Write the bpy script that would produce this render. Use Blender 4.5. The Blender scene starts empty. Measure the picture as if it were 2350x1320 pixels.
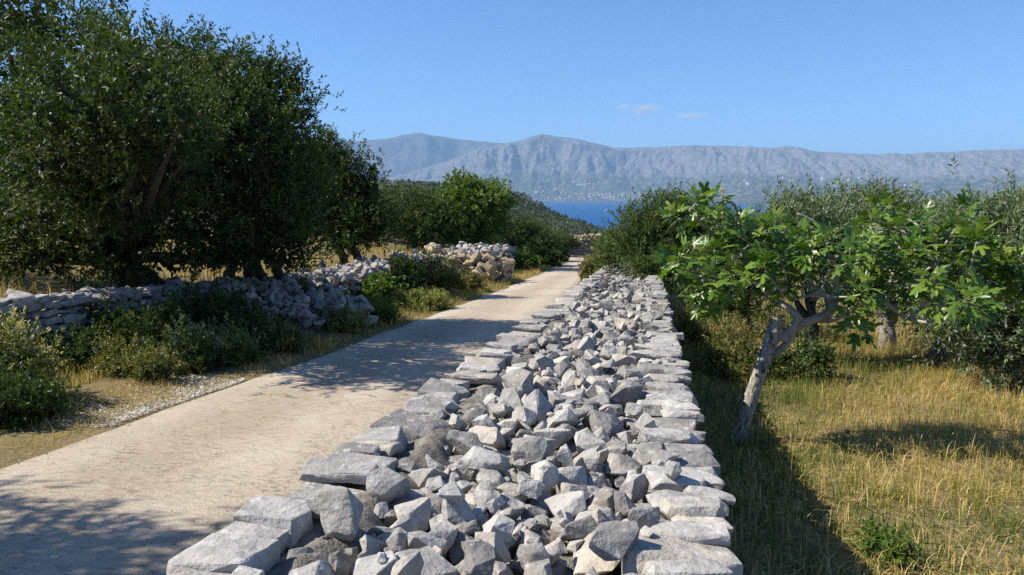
import bpy, bmesh, math, random
import numpy as np
from mathutils import Vector, Matrix, Euler, noise as mnoise

random.seed(7)
RNG = np.random.default_rng(11)
scene = bpy.context.scene
COL = scene.collection
R = math.radians

# ------------------------------------------------------------------ camera
EYE = 1.65
FPX = 1700.0
YAW, PITCH = R(10.5), R(7.04)
cam_d = bpy.data.cameras.new('camera')
cam_d.sensor_width = 36.0
cam_d.lens = 36.0 * FPX / 2350.0
cam_d.clip_start = 0.05
cam_d.clip_end = 80000.0
cam = bpy.data.objects.new('camera', cam_d)
COL.objects.link(cam)
cam.location = (0, 0, EYE)
cam.rotation_euler = (R(90) - PITCH, 0, YAW)
scene.camera = cam
CAMROT = Euler((R(90) - PITCH, 0, YAW)).to_matrix()

# ------------------------------------------------------------------ sky, sun, exposure
SUN_EL = R(44)
SUN_AZ = R(-8)                       # how far ahead of due left (-X) the sun stands
SUN_DIR = Vector((-math.cos(SUN_AZ) * math.cos(SUN_EL), math.sin(SUN_AZ) * math.cos(SUN_EL), math.sin(SUN_EL)))
world = bpy.data.worlds.new('World')
scene.world = world
world.use_nodes = True
wn = world.node_tree.nodes
wl = world.node_tree.links
wn.clear()
w_out = wn.new('ShaderNodeOutputWorld')
w_bg = wn.new('ShaderNodeBackground')
w_sky = wn.new('ShaderNodeTexSky')
w_sky.sky_type = 'NISHITA'
w_sky.sun_disc = False
w_sky.sun_elevation = SUN_EL
w_sky.sun_rotation = -(R(90) - SUN_AZ)
w_sky.altitude = 100
w_sky.air_density = 0.8
w_sky.dust_density = 0.0
w_sky.ozone_density = 10.0
w_bg.inputs['Strength'].default_value = 0.105
wl.new(w_sky.outputs[0], w_bg.inputs['Color'])
wl.new(w_bg.outputs[0], w_out.inputs['Surface'])
sun_d = bpy.data.lights.new('sun', 'SUN')
sun_d.energy = 5.0
sun_d.angle = R(0.53)
sun_d.color = (1.0, 0.93, 0.82)
sun = bpy.data.objects.new('sun', sun_d)
COL.objects.link(sun)
sun.rotation_euler = SUN_DIR.to_track_quat('Z', 'Y').to_euler()
vs = scene.view_settings
vs.view_transform = 'Standard'
vs.look = 'None'
vs.exposure = 0.78
vs.gamma = 1.0
vs.use_curve_mapping = False
cy = scene.cycles
cy.max_bounces = 4
cy.diffuse_bounces = 2
cy.glossy_bounces = 1
cy.transmission_bounces = 2
cy.volume_bounces = 0
cy.transparent_max_bounces = 4
cy.sample_clamp_indirect = 4.0
cy.use_denoising = False
cy.use_adaptive_sampling = False

# ------------------------------------------------------------------ helpers
def ray(px, py):
    d = CAMROT @ Vector(((px - 1175.0) / FPX, -(py - 660.0) / FPX, -1.0))
    return d.normalized()

def at(px, py, y):
    d = ray(px, py)
    t = y / d.y
    return Vector((d.x * t, y, EYE + d.z * t))

def lerp(a, b, t):
    return a + (b - a) * t

def sstep(a, b, x):
    t = np.clip((x - a) / (b - a), 0, 1)
    return t * t * (3 - 2 * t)

def _hash(ix, iy, seed):
    h = (ix.astype(np.int64) * 374761393 + iy.astype(np.int64) * 668265263 + seed * 1442695041) & 0x7fffffff
    h = ((h ^ (h >> 13)) * 1274126177) & 0x7fffffff
    return ((h ^ (h >> 16)) & 0xffff) / 65535.0

def vnoise(x, y, seed=0):
    x = np.asarray(x, float); y = np.asarray(y, float)
    ix = np.floor(x); iy = np.floor(y)
    fx = x - ix; fy = y - iy
    fx = fx * fx * (3 - 2 * fx); fy = fy * fy * (3 - 2 * fy)
    a = _hash(ix, iy, seed); b = _hash(ix + 1, iy, seed)
    c = _hash(ix, iy + 1, seed); d = _hash(ix + 1, iy + 1, seed)
    return (a + (b - a) * fx) * (1 - fy) + (c + (d - c) * fx) * fy

def fbm(x, y, octv=4, seed=0):
    s = 0; amp = 0.5; tot = 0
    for o in range(octv):
        s = s + amp * vnoise(x * 2 ** o, y * 2 ** o, seed + o * 17)
        tot += amp; amp *= 0.5
    return s / tot

def mesh_np(name, V, F, tint=None, smooth=False, mat=None):
    """V (n,3), F: (k,3|4) int array or list of such arrays"""
    me = bpy.data.meshes.new(name)
    Fs = F if isinstance(F, list) else [F]
    V = np.ascontiguousarray(V, dtype=np.float32)
    me.vertices.add(len(V)); me.vertices.foreach_set('co', V.ravel())
    nl = sum(f.size for f in Fs); nf = sum(len(f) for f in Fs)
    me.loops.add(nl); me.polygons.add(nf)
    me.loops.foreach_set('vertex_index', np.concatenate([f.ravel() for f in Fs]).astype(np.int32))
    ls = []; o = 0
    for f in Fs:
        ls.append(o + np.arange(len(f)) * f.shape[1]); o += f.size
    me.polygons.foreach_set('loop_start', np.concatenate(ls).astype(np.int32))
    me.polygons.foreach_set('use_smooth', np.full(nf, smooth, dtype=bool))
    me.update(calc_edges=True)
    if tint is not None:
        a = me.attributes.new('tint', 'FLOAT', 'POINT')
        a.data.foreach_set('value', np.asarray(tint, dtype=np.float32))
    if mat:
        me.materials.append(mat)
    return me

def link(name, data, parent=None, loc=None):
    o = bpy.data.objects.new(name, data)
    COL.objects.link(o)
    if parent is not None:
        o.parent = parent
    if loc is not None:
        o.location = loc
    return o

def tag(o, label=None, cat=None, group=None, kind=None):
    if label: o['label'] = label
    if cat: o['category'] = cat
    if group: o['group'] = group
    if kind: o['kind'] = kind
    return o

def thing(name, label, cat, loc=(0, 0, 0), group=None):
    o = link(name, None, loc=loc)
    o.empty_display_size = 0.2
    return tag(o, label, cat, group)

def grid_faces(nu, nv):
    i = np.arange(nu - 1)[:, None] * nv + np.arange(nv - 1)[None, :]
    return np.stack([i, i + nv, i + nv + 1, i + 1], -1).reshape(-1, 4)

def tube(path, radii, ns=8, wob=0.0, rng=RNG):
    P = np.asarray(path, float); n = len(P)
    T = np.gradient(P, axis=0); T /= np.linalg.norm(T, axis=1)[:, None] + 1e-9
    ref = np.array([0.3, 0.9, 0.1]); V = []
    ang = np.linspace(0, 2 * np.pi, ns, endpoint=False)
    for i in range(n):
        a = np.cross(T[i], ref); a /= np.linalg.norm(a) + 1e-9
        b = np.cross(T[i], a)
        rr = radii[i] * (1 + wob * rng.normal(size=ns))
        V.append(P[i] + rr[:, None] * (np.cos(ang)[:, None] * a + np.sin(ang)[:, None] * b))
    V = np.concatenate(V); F = []
    for i in range(n - 1):
        for j in range(ns):
            F.append((i * ns + j, i * ns + (j + 1) % ns, (i + 1) * ns + (j + 1) % ns, (i + 1) * ns + j))
    c0 = len(V); V = np.vstack([V, P[0:1], P[-1:]])
    T3 = []
    for j in range(ns):
        T3.append((c0, (j + 1) % ns, j)); T3.append((c0 + 1, (n - 1) * ns + j, (n - 1) * ns + (j + 1) % ns))
    return V, np.array(F, int), np.array(T3, int)

def smooth_path(pts, n=10):
    P = [Vector(p) for p in pts]
    P = [P[0] * 2 - P[1]] + P + [P[-1] * 2 - P[-2]]
    out = []
    for i in range(1, len(P) - 2):
        for k in range(n):
            t = k / n
            out.append(0.5 * ((2 * P[i]) + (-P[i - 1] + P[i + 1]) * t + (2 * P[i - 1] - 5 * P[i] + 4 * P[i + 1] - P[i + 2]) * t * t
                              + (-P[i - 1] + 3 * P[i] - 3 * P[i + 1] + P[i + 2]) * t ** 3))
    out.append(P[-2])
    return out

class Bag:
    """collects vertices and faces for ONE mesh"""
    def __init__(self): self.V = []; self.Q = []; self.T = []; self.t = []; self.n = 0
    def add(self, V, Q=None, T=None, tint=0.5):
        V = np.asarray(V, float)
        self.V.append(V)
        if Q is not None and len(Q): self.Q.append(np.asarray(Q, int) + self.n)
        if T is not None and len(T): self.T.append(np.asarray(T, int) + self.n)
        self.t.append(np.broadcast_to(np.asarray(tint, float), (len(V),)))
        self.n += len(V)
    def mesh(self, name, mat, smooth=False):
        F = []
        if self.Q: F.append(np.concatenate(self.Q))
        if self.T: F.append(np.concatenate(self.T))
        return mesh_np(name, np.concatenate(self.V), F, np.concatenate(self.t), smooth, mat)

# ------------------------------------------------------------------ materials
def new_mat(name):
    m = bpy.data.materials.new(name); m.use_nodes = True
    nt = m.node_tree
    for n in list(nt.nodes):
        nt.nodes.remove(n)
    return m, nt, nt.nodes, nt.links

def ramp(N, stops):
    r = N.new('ShaderNodeValToRGB')
    e = r.color_ramp.elements
    while len(e) < len(stops): e.new(0.5)
    for i, (p, c) in enumerate(stops):
        e[i].position = p; e[i].color = (*c, 1)
    return r

def noise_node(N, L, vec, scale, detail=4, rough=0.55, dist=0.0):
    n = N.new('ShaderNodeTexNoise'); n.inputs['Scale'].default_value = scale
    n.inputs['Detail'].default_value = detail; n.inputs['Roughness'].default_value = rough
    n.inputs['Distortion'].default_value = dist
    L.new(vec, n.inputs['Vector'])
    return n

def mixc(N, L, fac, a, b, mode='MIX'):
    m = N.new('ShaderNodeMix'); m.data_type = 'RGBA'; m.blend_type = mode
    for sock, v in ((m.inputs[0], fac), (m.inputs[6], a), (m.inputs[7], b)):
        if hasattr(v, 'is_output'): L.new(v, sock)
        elif isinstance(v, (int, float)): sock.default_value = v
        else: sock.default_value = (*v, 1)
    return m.outputs[2]

def maprange(N, L, val, a, b, c=0.0, d=1.0):
    m = N.new('ShaderNodeMapRange')
    L.new(val, m.inputs[0])
    for i, v in enumerate((a, b, c, d)): m.inputs[1 + i].default_value = v
    return m.outputs[0]

def bump(N, L, height, strength, dist, prev=None):
    b = N.new('ShaderNodeBump'); b.inputs['Strength'].default_value = strength; b.inputs['Distance'].default_value = dist
    L.new(height, b.inputs['Height'])
    if prev is not None: L.new(prev, b.inputs['Normal'])
    return b.outputs[0]

def finish(N, L, col, rough, normal=None, spec=0.3):
    p = N.new('ShaderNodeBsdfPrincipled'); o = N.new('ShaderNodeOutputMaterial')
    if hasattr(col, 'is_output'): L.new(col, p.inputs['Base Color'])
    else: p.inputs['Base Color'].default_value = (*col, 1)
    if hasattr(rough, 'is_output'): L.new(rough, p.inputs['Roughness'])
    else: p.inputs['Roughness'].default_value = rough
    p.inputs['Specular IOR Level'].default_value = spec
    if normal is not None: L.new(normal, p.inputs['Normal'])
    L.new(p.outputs[0], o.inputs['Surface'])
    return p, o

def rock_mat(name, per_object, dark=(0.235, 0.222, 0.205), light=(0.45, 0.428, 0.392), warm=(0.46, 0.37, 0.25), warm_amt=0.35):
    m, nt, N, L = new_mat(name)
    geo = N.new('ShaderNodeNewGeometry'); pos = geo.outputs['Position']
    if per_object:
        oi = N.new('ShaderNodeObjectInfo'); tint = oi.outputs['Random']
    else:
        at_ = N.new('ShaderNodeAttribute'); at_.attribute_name = 'tint'; tint = at_.outputs['Fac']
    base = ramp(N, [(0.0, dark), (0.35, lerp(np.array(dark), np.array(light), 0.55)), (0.8, light), (0.93, lerp(np.array(light), np.array(warm), 0.5)), (1.0, lerp(np.array(light), np.array((0.6, 0.57, 0.5)), 0.8))])
    L.new(tint, base.inputs[0])
    n1 = noise_node(N, L, pos, 9.0, 6, 0.6)
    n2 = noise_node(N, L, pos, 55.0, 4, 0.65)
    n3 = noise_node(N, L, pos, 4.0, 3, 0.5, 0.6)
    c = mixc(N, L, maprange(N, L, n1.outputs[0], 0.35, 0.65, 0.0, 0.8), base.outputs[0], mixc(N, L, 1.0, base.outputs[0], (0.62, 0.63, 0.65), 'MULTIPLY'))
    c = mixc(N, L, maprange(N, L, n3.outputs[0], 0.55, 0.75, 0.0, warm_amt), c, warm)
    n6 = noise_node(N, L, pos, 3.2, 4, 0.6, 0.8)
    c = mixc(N, L, maprange(N, L, n6.outputs[0], 0.56, 0.68, 0.0, 0.6), c, (0.17, 0.163, 0.152))
    # lichen: pale and dark spots
    n4 = noise_node(N, L, pos, 28.0, 3, 0.5)
    c = mixc(N, L, maprange(N, L, n4.outputs[0], 0.58, 0.66, 0.0, 0.5), c, (0.56, 0.55, 0.52))
    c = mixc(N, L, maprange(N, L, n2.outputs[0], 0.57, 0.70, 0.0, 0.5), c, (0.13, 0.125, 0.115))
    v = N.new('ShaderNodeTexVoronoi'); v.inputs['Scale'].default_value = 60.0; L.new(pos, v.inputs['Vector'])
    pit = maprange(N, L, v.outputs['Distance'], 0.03, 0.16, 0.0, 1.0)
    v.inputs['Scale'].default_value = 34.0
    n5 = noise_node(N, L, pos, 6.0, 2, 0.5)
    pm = N.new('ShaderNodeMath'); pm.operation = 'MAXIMUM'; L.new(pit, pm.inputs[0]); L.new(maprange(N, L, n5.outputs[0], 0.62, 0.50), pm.inputs[1])
    pit = pm.outputs[0]
    c = mixc(N, L, pit, (0.06, 0.055, 0.05), c)
    nb = bump(N, L, n1.outputs[0], 0.75, 0.035)
    nb = bump(N, L, n2.outputs[0], 0.5, 0.008, nb)
    nb = bump(N, L, pit, 0.5, 0.008, nb)
    finish(N, L, c, 0.9, nb, 0.2)
    return m

ROCK_OBJ = rock_mat('limestone', True)
ROCK_MASS = rock_mat('limestone_mass', False)
OCHRE_ROCK_OBJ = rock_mat('ochre_limestone', True, (0.30, 0.235, 0.14), (0.50, 0.42, 0.29), (0.50, 0.35, 0.14), 0.6)  # ochre stone colour of the yellowish debris in the gap
OCHRE_ROCK_MASS = rock_mat('ochre_limestone_mass', False, (0.30, 0.235, 0.14), (0.50, 0.42, 0.29), (0.50, 0.35, 0.14), 0.6)

def mortar_mat():
    m, nt, N, L = new_mat('mortar')
    geo = N.new('ShaderNodeNewGeometry'); pos = geo.outputs['Position']
    n1 = noise_node(N, L, pos, 14, 6, 0.65)
    n2 = noise_node(N, L, pos, 120, 3, 0.6)
    c = ramp(N, [(0.3, (0.12, 0.108, 0.09)), (0.55, (0.24, 0.22, 0.185)), (0.8, (0.36, 0.335, 0.285))])
    L.new(n1.outputs[0], c.inputs[0])
    nb = bump(N, L, n1.outputs[0], 0.9, 0.04)
    nb = bump(N, L, n2.outputs[0], 0.8, 0.008, nb)
    finish(N, L, c.outputs[0], 0.95, nb, 0.1)
    return m
MORTAR = mortar_mat()

def road_mat():
    m, nt, N, L = new_mat('concrete_road')
    geo = N.new('ShaderNodeNewGeometry'); pos = geo.outputs['Position']
    mp = N.new('ShaderNodeMapping'); L.new(pos, mp.inputs[0]); mp.inputs['Scale'].default_value = (0.35, 1.0, 1.0)
    mp.inputs['Rotation'].default_value = (0, 0, R(14))
    n_str = noise_node(N, L, mp.outputs[0], 30, 6, 0.75, 0.4)
    n_fine = noise_node(N, L, pos, 75, 3, 0.7)
    n_big = noise_node(N, L, pos, 0.7, 4, 0.6)
    n_mid = noise_node(N, L, pos, 5, 4, 0.6)
    c = ramp(N, [(0.30, (0.34, 0.275, 0.195)), (0.5, (0.44, 0.365, 0.265)), (0.72, (0.52, 0.44, 0.325))])
    L.new(n_big.outputs[0], c.inputs[0])
    col = mixc(N, L, maprange(N, L, n_mid.outputs[0], 0.4, 0.7, 0, 0.35), c.outputs[0], (0.40, 0.36, 0.30))
    col = mixc(N, L, maprange(N, L, n_str.outputs[0], 0.50, 0.62, 0, 0.75), col, (0.19, 0.15, 0.11))
    col = mixc(N, L, maprange(N, L, n_fine.outputs[0], 0.55, 0.68, 0, 0.7), col, (0.68, 0.62, 0.52))
    n_w = noise_node(N, L, pos, 1.8, 5, 0.65, 1.2)
    col = mixc(N, L, maprange(N, L, n_w.outputs[0], 0.52, 0.68, 0, 0.45), col, (0.56, 0.49, 0.39))
    wv = N.new('ShaderNodeTexVoronoi'); wv.feature = 'DISTANCE_TO_EDGE'; wv.inputs['Scale'].default_value = 0.35
    dv = N.new('ShaderNodeVectorMath'); dv.operation = 'ADD'; L.new(pos, dv.inputs[0]); L.new(n_mid.outputs['Color'], dv.inputs[1]); L.new(dv.outputs[0], wv.inputs['Vector'])
    col = mixc(N, L, maprange(N, L, wv.outputs['Distance'], 0.0015, 0.005, 0.7, 0.0), col, (0.14, 0.11, 0.08))
    rx_ = N.new('ShaderNodeSeparateXYZ'); L.new(pos, rx_.inputs[0])
    tw = N.new('ShaderNodeMath'); tw.operation = 'MULTIPLY_ADD'; L.new(rx_.outputs[0], tw.inputs[0]); tw.inputs[1].default_value = 4.6; tw.inputs[2].default_value = 0.4
    tw0 = N.new('ShaderNodeMath'); tw0.operation = 'MULTIPLY_ADD'; L.new(n_w.outputs[0], tw0.inputs[0]); tw0.inputs[1].default_value = 2.2; L.new(tw.outputs[0], tw0.inputs[2])
    tw2 = N.new('ShaderNodeMath'); tw2.operation = 'SINE'; L.new(tw0.outputs[0], tw2.inputs[0])
    col = mixc(N, L, maprange(N, L, tw2.outputs[0], 0.1, 1.0, 0, 0.30), col, (0.58, 0.51, 0.41))
    col = mixc(N, L, maprange(N, L, tw2.outputs[0], -0.2, -1.0, 0, 0.22), col, (0.30, 0.245, 0.175))
    nb = bump(N, L, n_str.outputs[0], 0.9, 0.018)
    nb = bump(N, L, n_fine.outputs[0], 0.6, 0.006, nb)
    finish(N, L, col, 0.93, nb, 0.15)
    return m
ROADM = road_mat()

def ground_mat():
    m, nt, N, L = new_mat('dry_ground')
    geo = N.new('ShaderNodeNewGeometry'); pos = geo.outputs['Position']
    n1 = noise_node(N, L, pos, 0.9, 5, 0.6)
    n2 = noise_node(N, L, pos, 22, 5, 0.7)
    nfar = noise_node(N, L, pos, 0.06, 6, 0.65)
    near = mixc(N, L, maprange(N, L, n1.outputs[0], 0.4, 0.65), (0.19, 0.14, 0.065), (0.12, 0.11, 0.045))
    near = mixc(N, L, maprange(N, L, n2.outputs[0], 0.45, 0.7), near, (0.30, 0.23, 0.12))
    far = mixc(N, L, maprange(N, L, nfar.outputs[0], 0.45, 0.7), (0.038, 0.052, 0.020), (0.085, 0.088, 0.038))
    sx = N.new('ShaderNodeSeparateXYZ'); L.new(pos, sx.inputs[0])
    col = mixc(N, L, maprange(N, L, sx.outputs[1], 40, 90), near, far)
    nb = bump(N, L, n2.outputs[0], 0.8, 0.03)
    finish(N, L, col, 0.95, nb, 0.1)
    return m
GROUND = ground_mat()

def gravel_mat():
    m, nt, N, L = new_mat('roadside_gravel')
    a = N.new('ShaderNodeAttribute'); a.attribute_name = 'tint'
    c = ramp(N, [(0.0, (0.28, 0.24, 0.18)), (0.5, (0.46, 0.41, 0.33)), (1.0, (0.62, 0.58, 0.5))])
    L.new(a.outputs['Fac'], c.inputs[0])
    finish(N, L, c.outputs[0], 0.9, None, 0.2)
    return m
GRAVEL = gravel_mat()

def leaf_mat(name, stops, transl=0.3, rough=0.5, spec=0.35, back=None, tcol=None):
    m, nt, N, L = new_mat(name)
    a = N.new('ShaderNodeAttribute'); a.attribute_name = 'tint'
    r = ramp(N, stops); L.new(a.outputs['Fac'], r.inputs[0])
    col = r.outputs[0]
    if back is not None:
        g = N.new('ShaderNodeNewGeometry')
        col = mixc(N, L, g.outputs['Backfacing'], col, back)
    p = N.new('ShaderNodeBsdfPrincipled'); L.new(col, p.inputs['Base Color'])
    p.inputs['Roughness'].default_value = rough; p.inputs['Specular IOR Level'].default_value = spec
    t = N.new('ShaderNodeBsdfTranslucent')
    L.new(mixc(N, L, 1.0, r.outputs[0], tcol or (1.5, 1.45, 0.6), 'MULTIPLY'), t.inputs['Color'])
    mx = N.new('ShaderNodeMixShader'); mx.inputs[0].default_value = transl
    L.new(p.outputs[0], mx.inputs[1]); L.new(t.outputs[0], mx.inputs[2])
    o = N.new('ShaderNodeOutputMaterial'); L.new(mx.outputs[0], o.inputs['Surface'])
    return m

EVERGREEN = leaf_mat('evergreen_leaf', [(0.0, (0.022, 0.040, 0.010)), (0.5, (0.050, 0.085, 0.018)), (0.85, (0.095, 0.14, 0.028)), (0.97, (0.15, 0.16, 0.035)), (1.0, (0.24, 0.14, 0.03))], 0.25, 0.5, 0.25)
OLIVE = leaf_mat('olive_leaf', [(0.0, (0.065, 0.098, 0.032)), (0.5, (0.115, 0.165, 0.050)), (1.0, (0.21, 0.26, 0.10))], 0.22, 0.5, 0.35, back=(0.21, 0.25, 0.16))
LENTISK = leaf_mat('fine_green_leaf', [(0.0, (0.045, 0.075, 0.020)), (0.5, (0.085, 0.13, 0.032)), (1.0, (0.15, 0.19, 0.055))], 0.25, 0.5, 0.3)
FIGLEAF = leaf_mat('fig_leaf', [(0.0, (0.045, 0.10, 0.012)), (0.5, (0.095, 0.18, 0.022)), (0.9, (0.165, 0.25, 0.036)), (1.0, (0.24, 0.27, 0.05))], 0.28, 0.36, 0.5, tcol=(1.25, 1.4, 0.45))
BRIGHT = leaf_mat('bright_green_leaf', [(0.0, (0.055, 0.10, 0.015)), (0.5, (0.10, 0.17, 0.025)), (1.0, (0.20, 0.25, 0.05))], 0.3)
HEATH = leaf_mat('heath_leaf', [(0.0, (0.07, 0.10, 0.022)), (0.45, (0.13, 0.15, 0.035)), (0.8, (0.24, 0.20, 0.06)), (1.0, (0.40, 0.28, 0.11))], 0.25)
PALESHRUB = leaf_mat('pale_flowering_leaf', [(0.0, (0.08, 0.12, 0.022)), (0.5, (0.19, 0.22, 0.05)), (0.8, (0.42, 0.38, 0.14)), (1.0, (0.62, 0.53, 0.26))], 0.25)
SCRUB = leaf_mat('hillside_scrub', [(0.0, (0.035, 0.050, 0.016)), (0.5, (0.062, 0.082, 0.024)), (1.0, (0.11, 0.13, 0.04))], 0.15)
GRASSM = leaf_mat('field_grass', [(0.0, (0.06, 0.12, 0.018)), (0.3, (0.17, 0.21, 0.035)), (0.55, (0.36, 0.29, 0.075)), (0.85, (0.58, 0.43, 0.15)), (1.0, (0.74, 0.59, 0.29))], 0.3, 0.6, 0.2, tcol=(1.2, 1.15, 0.8))

def bark_mat(name, dark, light, scale=18):
    m, nt, N, L = new_mat(name)
    geo = N.new('ShaderNodeNewGeometry'); pos = geo.outputs['Position']
    mp = N.new('ShaderNodeMapping'); L.new(pos, mp.inputs[0]); mp.inputs['Scale'].default_value = (1, 1, 0.4)
    n1 = noise_node(N, L, mp.outputs[0], scale, 6, 0.65, 0.4)
    n2 = noise_node(N, L, pos, scale * 5, 3, 0.6)
    c = ramp(N, [(0.35, dark), (0.52, lerp(np.array(dark), np.array(light), 0.7)), (0.7, light)])
    L.new(n1.outputs[0], c.inputs[0])
    nb = bump(N, L, n1.outputs[0], 0.9, 0.03)
    nb = bump(N, L, n2.outputs[0], 0.4, 0.005, nb)
    finish(N, L, c.outputs[0], 0.9, nb, 0.2)
    return m
BARK_DARK = bark_mat('dark_bark', (0.03, 0.027, 0.022), (0.09, 0.08, 0.066))
BARK_GREY = bark_mat('grey_bark', (0.12, 0.11, 0.095), (0.33, 0.30, 0.26))
BARK_FIG = bark_mat('rough_fig_bark', (0.07, 0.058, 0.045), (0.50, 0.46, 0.39), 34)
BARK_FIGLIMB = bark_mat('smooth_fig_bark', (0.22, 0.20, 0.17), (0.42, 0.38, 0.32), 12)
SAWN = bark_mat('sawn_wood', (0.25, 0.19, 0.12), (0.50, 0.42, 0.30), 40)

# ------------------------------------------------------------------ terrain
SLOPE = 0.053
SEA_Z = -80.0
def base_z(y):
    y = np.asarray(y, float)
    z = -SLOPE * np.clip(y, -120, 60)
    z = z - np.clip(y - 60, 0, None) * lerp(0.053, 0.088, sstep(60, 160, y))
    return z
def wall_x(y):       # line of the left-hand wall's road face
    return np.interp(y, [-60, 4, 8.2, 10.3, 11.5, 13.4, 21.5, 22.5, 26, 27, 34, 60], [-7.6, -7.4, -7.15, -6.9, -6.55, -6.35, -6.2, -7.6, -7.6, -6.4, -6.2, -7.5])
def terr(x, y):
    x = np.asarray(x, float); y = np.asarray(y, float)
    z = base_z(y)
    near = 1 - sstep(45, 80, y)
    # terrace behind the wall
    st = sstep(0, 0.35, (wall_x(y) - 0.45) - x)
    gap = sstep(21, 22.5, y) * (1 - sstep(26, 27.5, y))
    z = z + near * st * lerp(0.70, 0.40, gap)
    z = z + near * sstep(0, 10, (wall_x(y) - 2.0) - x) * 0.8
    # field to the right, slightly lower than the road
    z = z - near * 0.10 * sstep(-0.6, -0.2, x)
    z = z + near * 0.25 * sstep(5, 14, x) * (1 - sstep(20, 40, y))
    # unevenness
    off = np.clip(sstep(-4.4, -4.9, x) + sstep(-1.9, -1.4, x), 0, 1)
    z = z + off * near * (fbm(x * 0.9, y * 0.9, 3, 3) - 0.5) * 0.16
    # verge rises a little towards the left wall further on
    z = z + near * sstep(12, 18, y) * (1 - sstep(24, 30, y)) * 0.2 * sstep(-4.7, -5.8, x) * (1 - st)
    # hills
    wy = np.exp(-((y - 600.0) / 210.0) ** 2)
    hx = np.interp(x, [-900, -420, -300, -212, -170, -102, -74, -39, 0, 40, 120], [46, 62, 63, 62.5, 61, 53, 36, 25, 9, 0, 0])
    z = z + wy * hx
    wr = np.exp(-((y - 520.0) / 180.0) ** 2)
    hr = np.interp(x, [70, 110, 160, 210, 280, 500, 1200], [0, 16, 36, 42.5, 44, 46, 40])
    z = z + wr * hr
    z = z + sstep(80, 250, y) * (fbm(x * 0.02, y * 0.02, 4, 9) - 0.5) * 6.0
    return np.maximum(z, SEA_Z - 4.0)

def geo_axis(lo, hi, step, far_lo, far_hi, g=1.09):
    a = list(np.arange(lo, hi + 1e-6, step)); s = step
    b = []; v = hi
    while v < far_hi:
        s *= g; v += s; b.append(v)
    c = []; v = lo; s = step
    while v > far_lo:
        s *= g; v -= s; c.append(v)
    return np.array(c[::-1] + a + b)
gx = geo_axis(-11, 9, 0.2, -3500, 3500, 1.12)
gy = geo_axis(-2, 38, 0.25, -500, 1700, 1.09)
GX, GY = np.meshgrid(gx, gy, indexing='ij')
GZ = terr(GX, GY)
o = link('ground', mesh_np('ground', np.stack([GX, GY, GZ], -1).reshape(-1, 3), grid_faces(len(gx), len(gy)), smooth=True, mat=GROUND))
tag(o, 'dry grassy ground sloping down towards the sea', 'ground', kind='structure')

# road ------------------------------------------------------------------
def road_l(y): return np.interp(y, [-20, 5, 10, 24, 36, 48, 58, 66, 80], [-4.6, -4.5, -4.38, -4.4, -4.75, -5.4, -6.2, -8.5, -13.0])
def road_r(y): return np.interp(y, [-20, 5, 20, 30, 40, 48, 54, 60, 66, 80], [-1.55, -1.6, -2.15, -2.45, -3.1, -3.9, -4.6, -5.3, -6.0, -9.5])
ry = np.concatenate([np.arange(-20, 30, 0.25), np.arange(30, 66, 0.5)])
ru = np.linspace(0, 1, 15)
RX = np.zeros((len(ry), len(ru))); RY = np.zeros_like(RX); RZ = np.zeros_like(RX)
for i, y in enumerate(ry):
    l = road_l(y) + (vnoise(y * 1.3, 0.5, 4) - 0.5) * 0.22
    r = road_r(y) + (vnoise(y * 1.3, 5.5, 4) - 0.5) * 0.12
    RX[i] = lerp(l, r, ru); RY[i] = y
    RZ[i] = base_z(y) + 0.02 + 0.012 * np.sin(np.pi * ru)
    RZ[i, 0] -= 0.04; RZ[i, -1] -= 0.04
o = link('road', mesh_np('road', np.stack([RX, RY, RZ], -1).reshape(-1, 3), grid_faces(len(ry), len(ru))[:, ::-1], smooth=True, mat=ROADM))
tag(o, 'pale concrete lane running between the stone walls', 'road', kind='structure')

# ------------------------------------------------------------------ sea
def sea_mat():
    m, nt, N, L = new_mat('sea_water')
    geo = N.new('ShaderNodeNewGeometry'); pos = geo.outputs['Position']
    mp = N.new('ShaderNodeMapping'); L.new(pos, mp.inputs[0]); mp.inputs['Scale'].default_value = (0.5, 1, 1)
    n1 = noise_node(N, L, mp.outputs[0], 0.05, 6, 0.6)
    nb = bump(N, L, n1.outputs[0], 1.0, 6.0)
    p, o = finish(N, L, (0.005, 0.075, 0.22), 0.55, nb, 0.12)
    return m
xs = np.array([-28000, -9000, -3000, 0, 3000, 9000, 28000.0]); ys = np.array([-7000, 0, 800, 3000, 8000, 14000, 25500.0])
SX, SY = np.meshgrid(xs, ys, indexing='ij')
o = link('sea', mesh_np('sea', np.stack([SX, SY, np.full_like(SX, SEA_Z)], -1).reshape(-1, 3), grid_faces(len(xs), len(ys)), mat=sea_mat()))
tag(o, 'deep blue strait of sea below the hills', 'sea', kind='structure')

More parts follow.
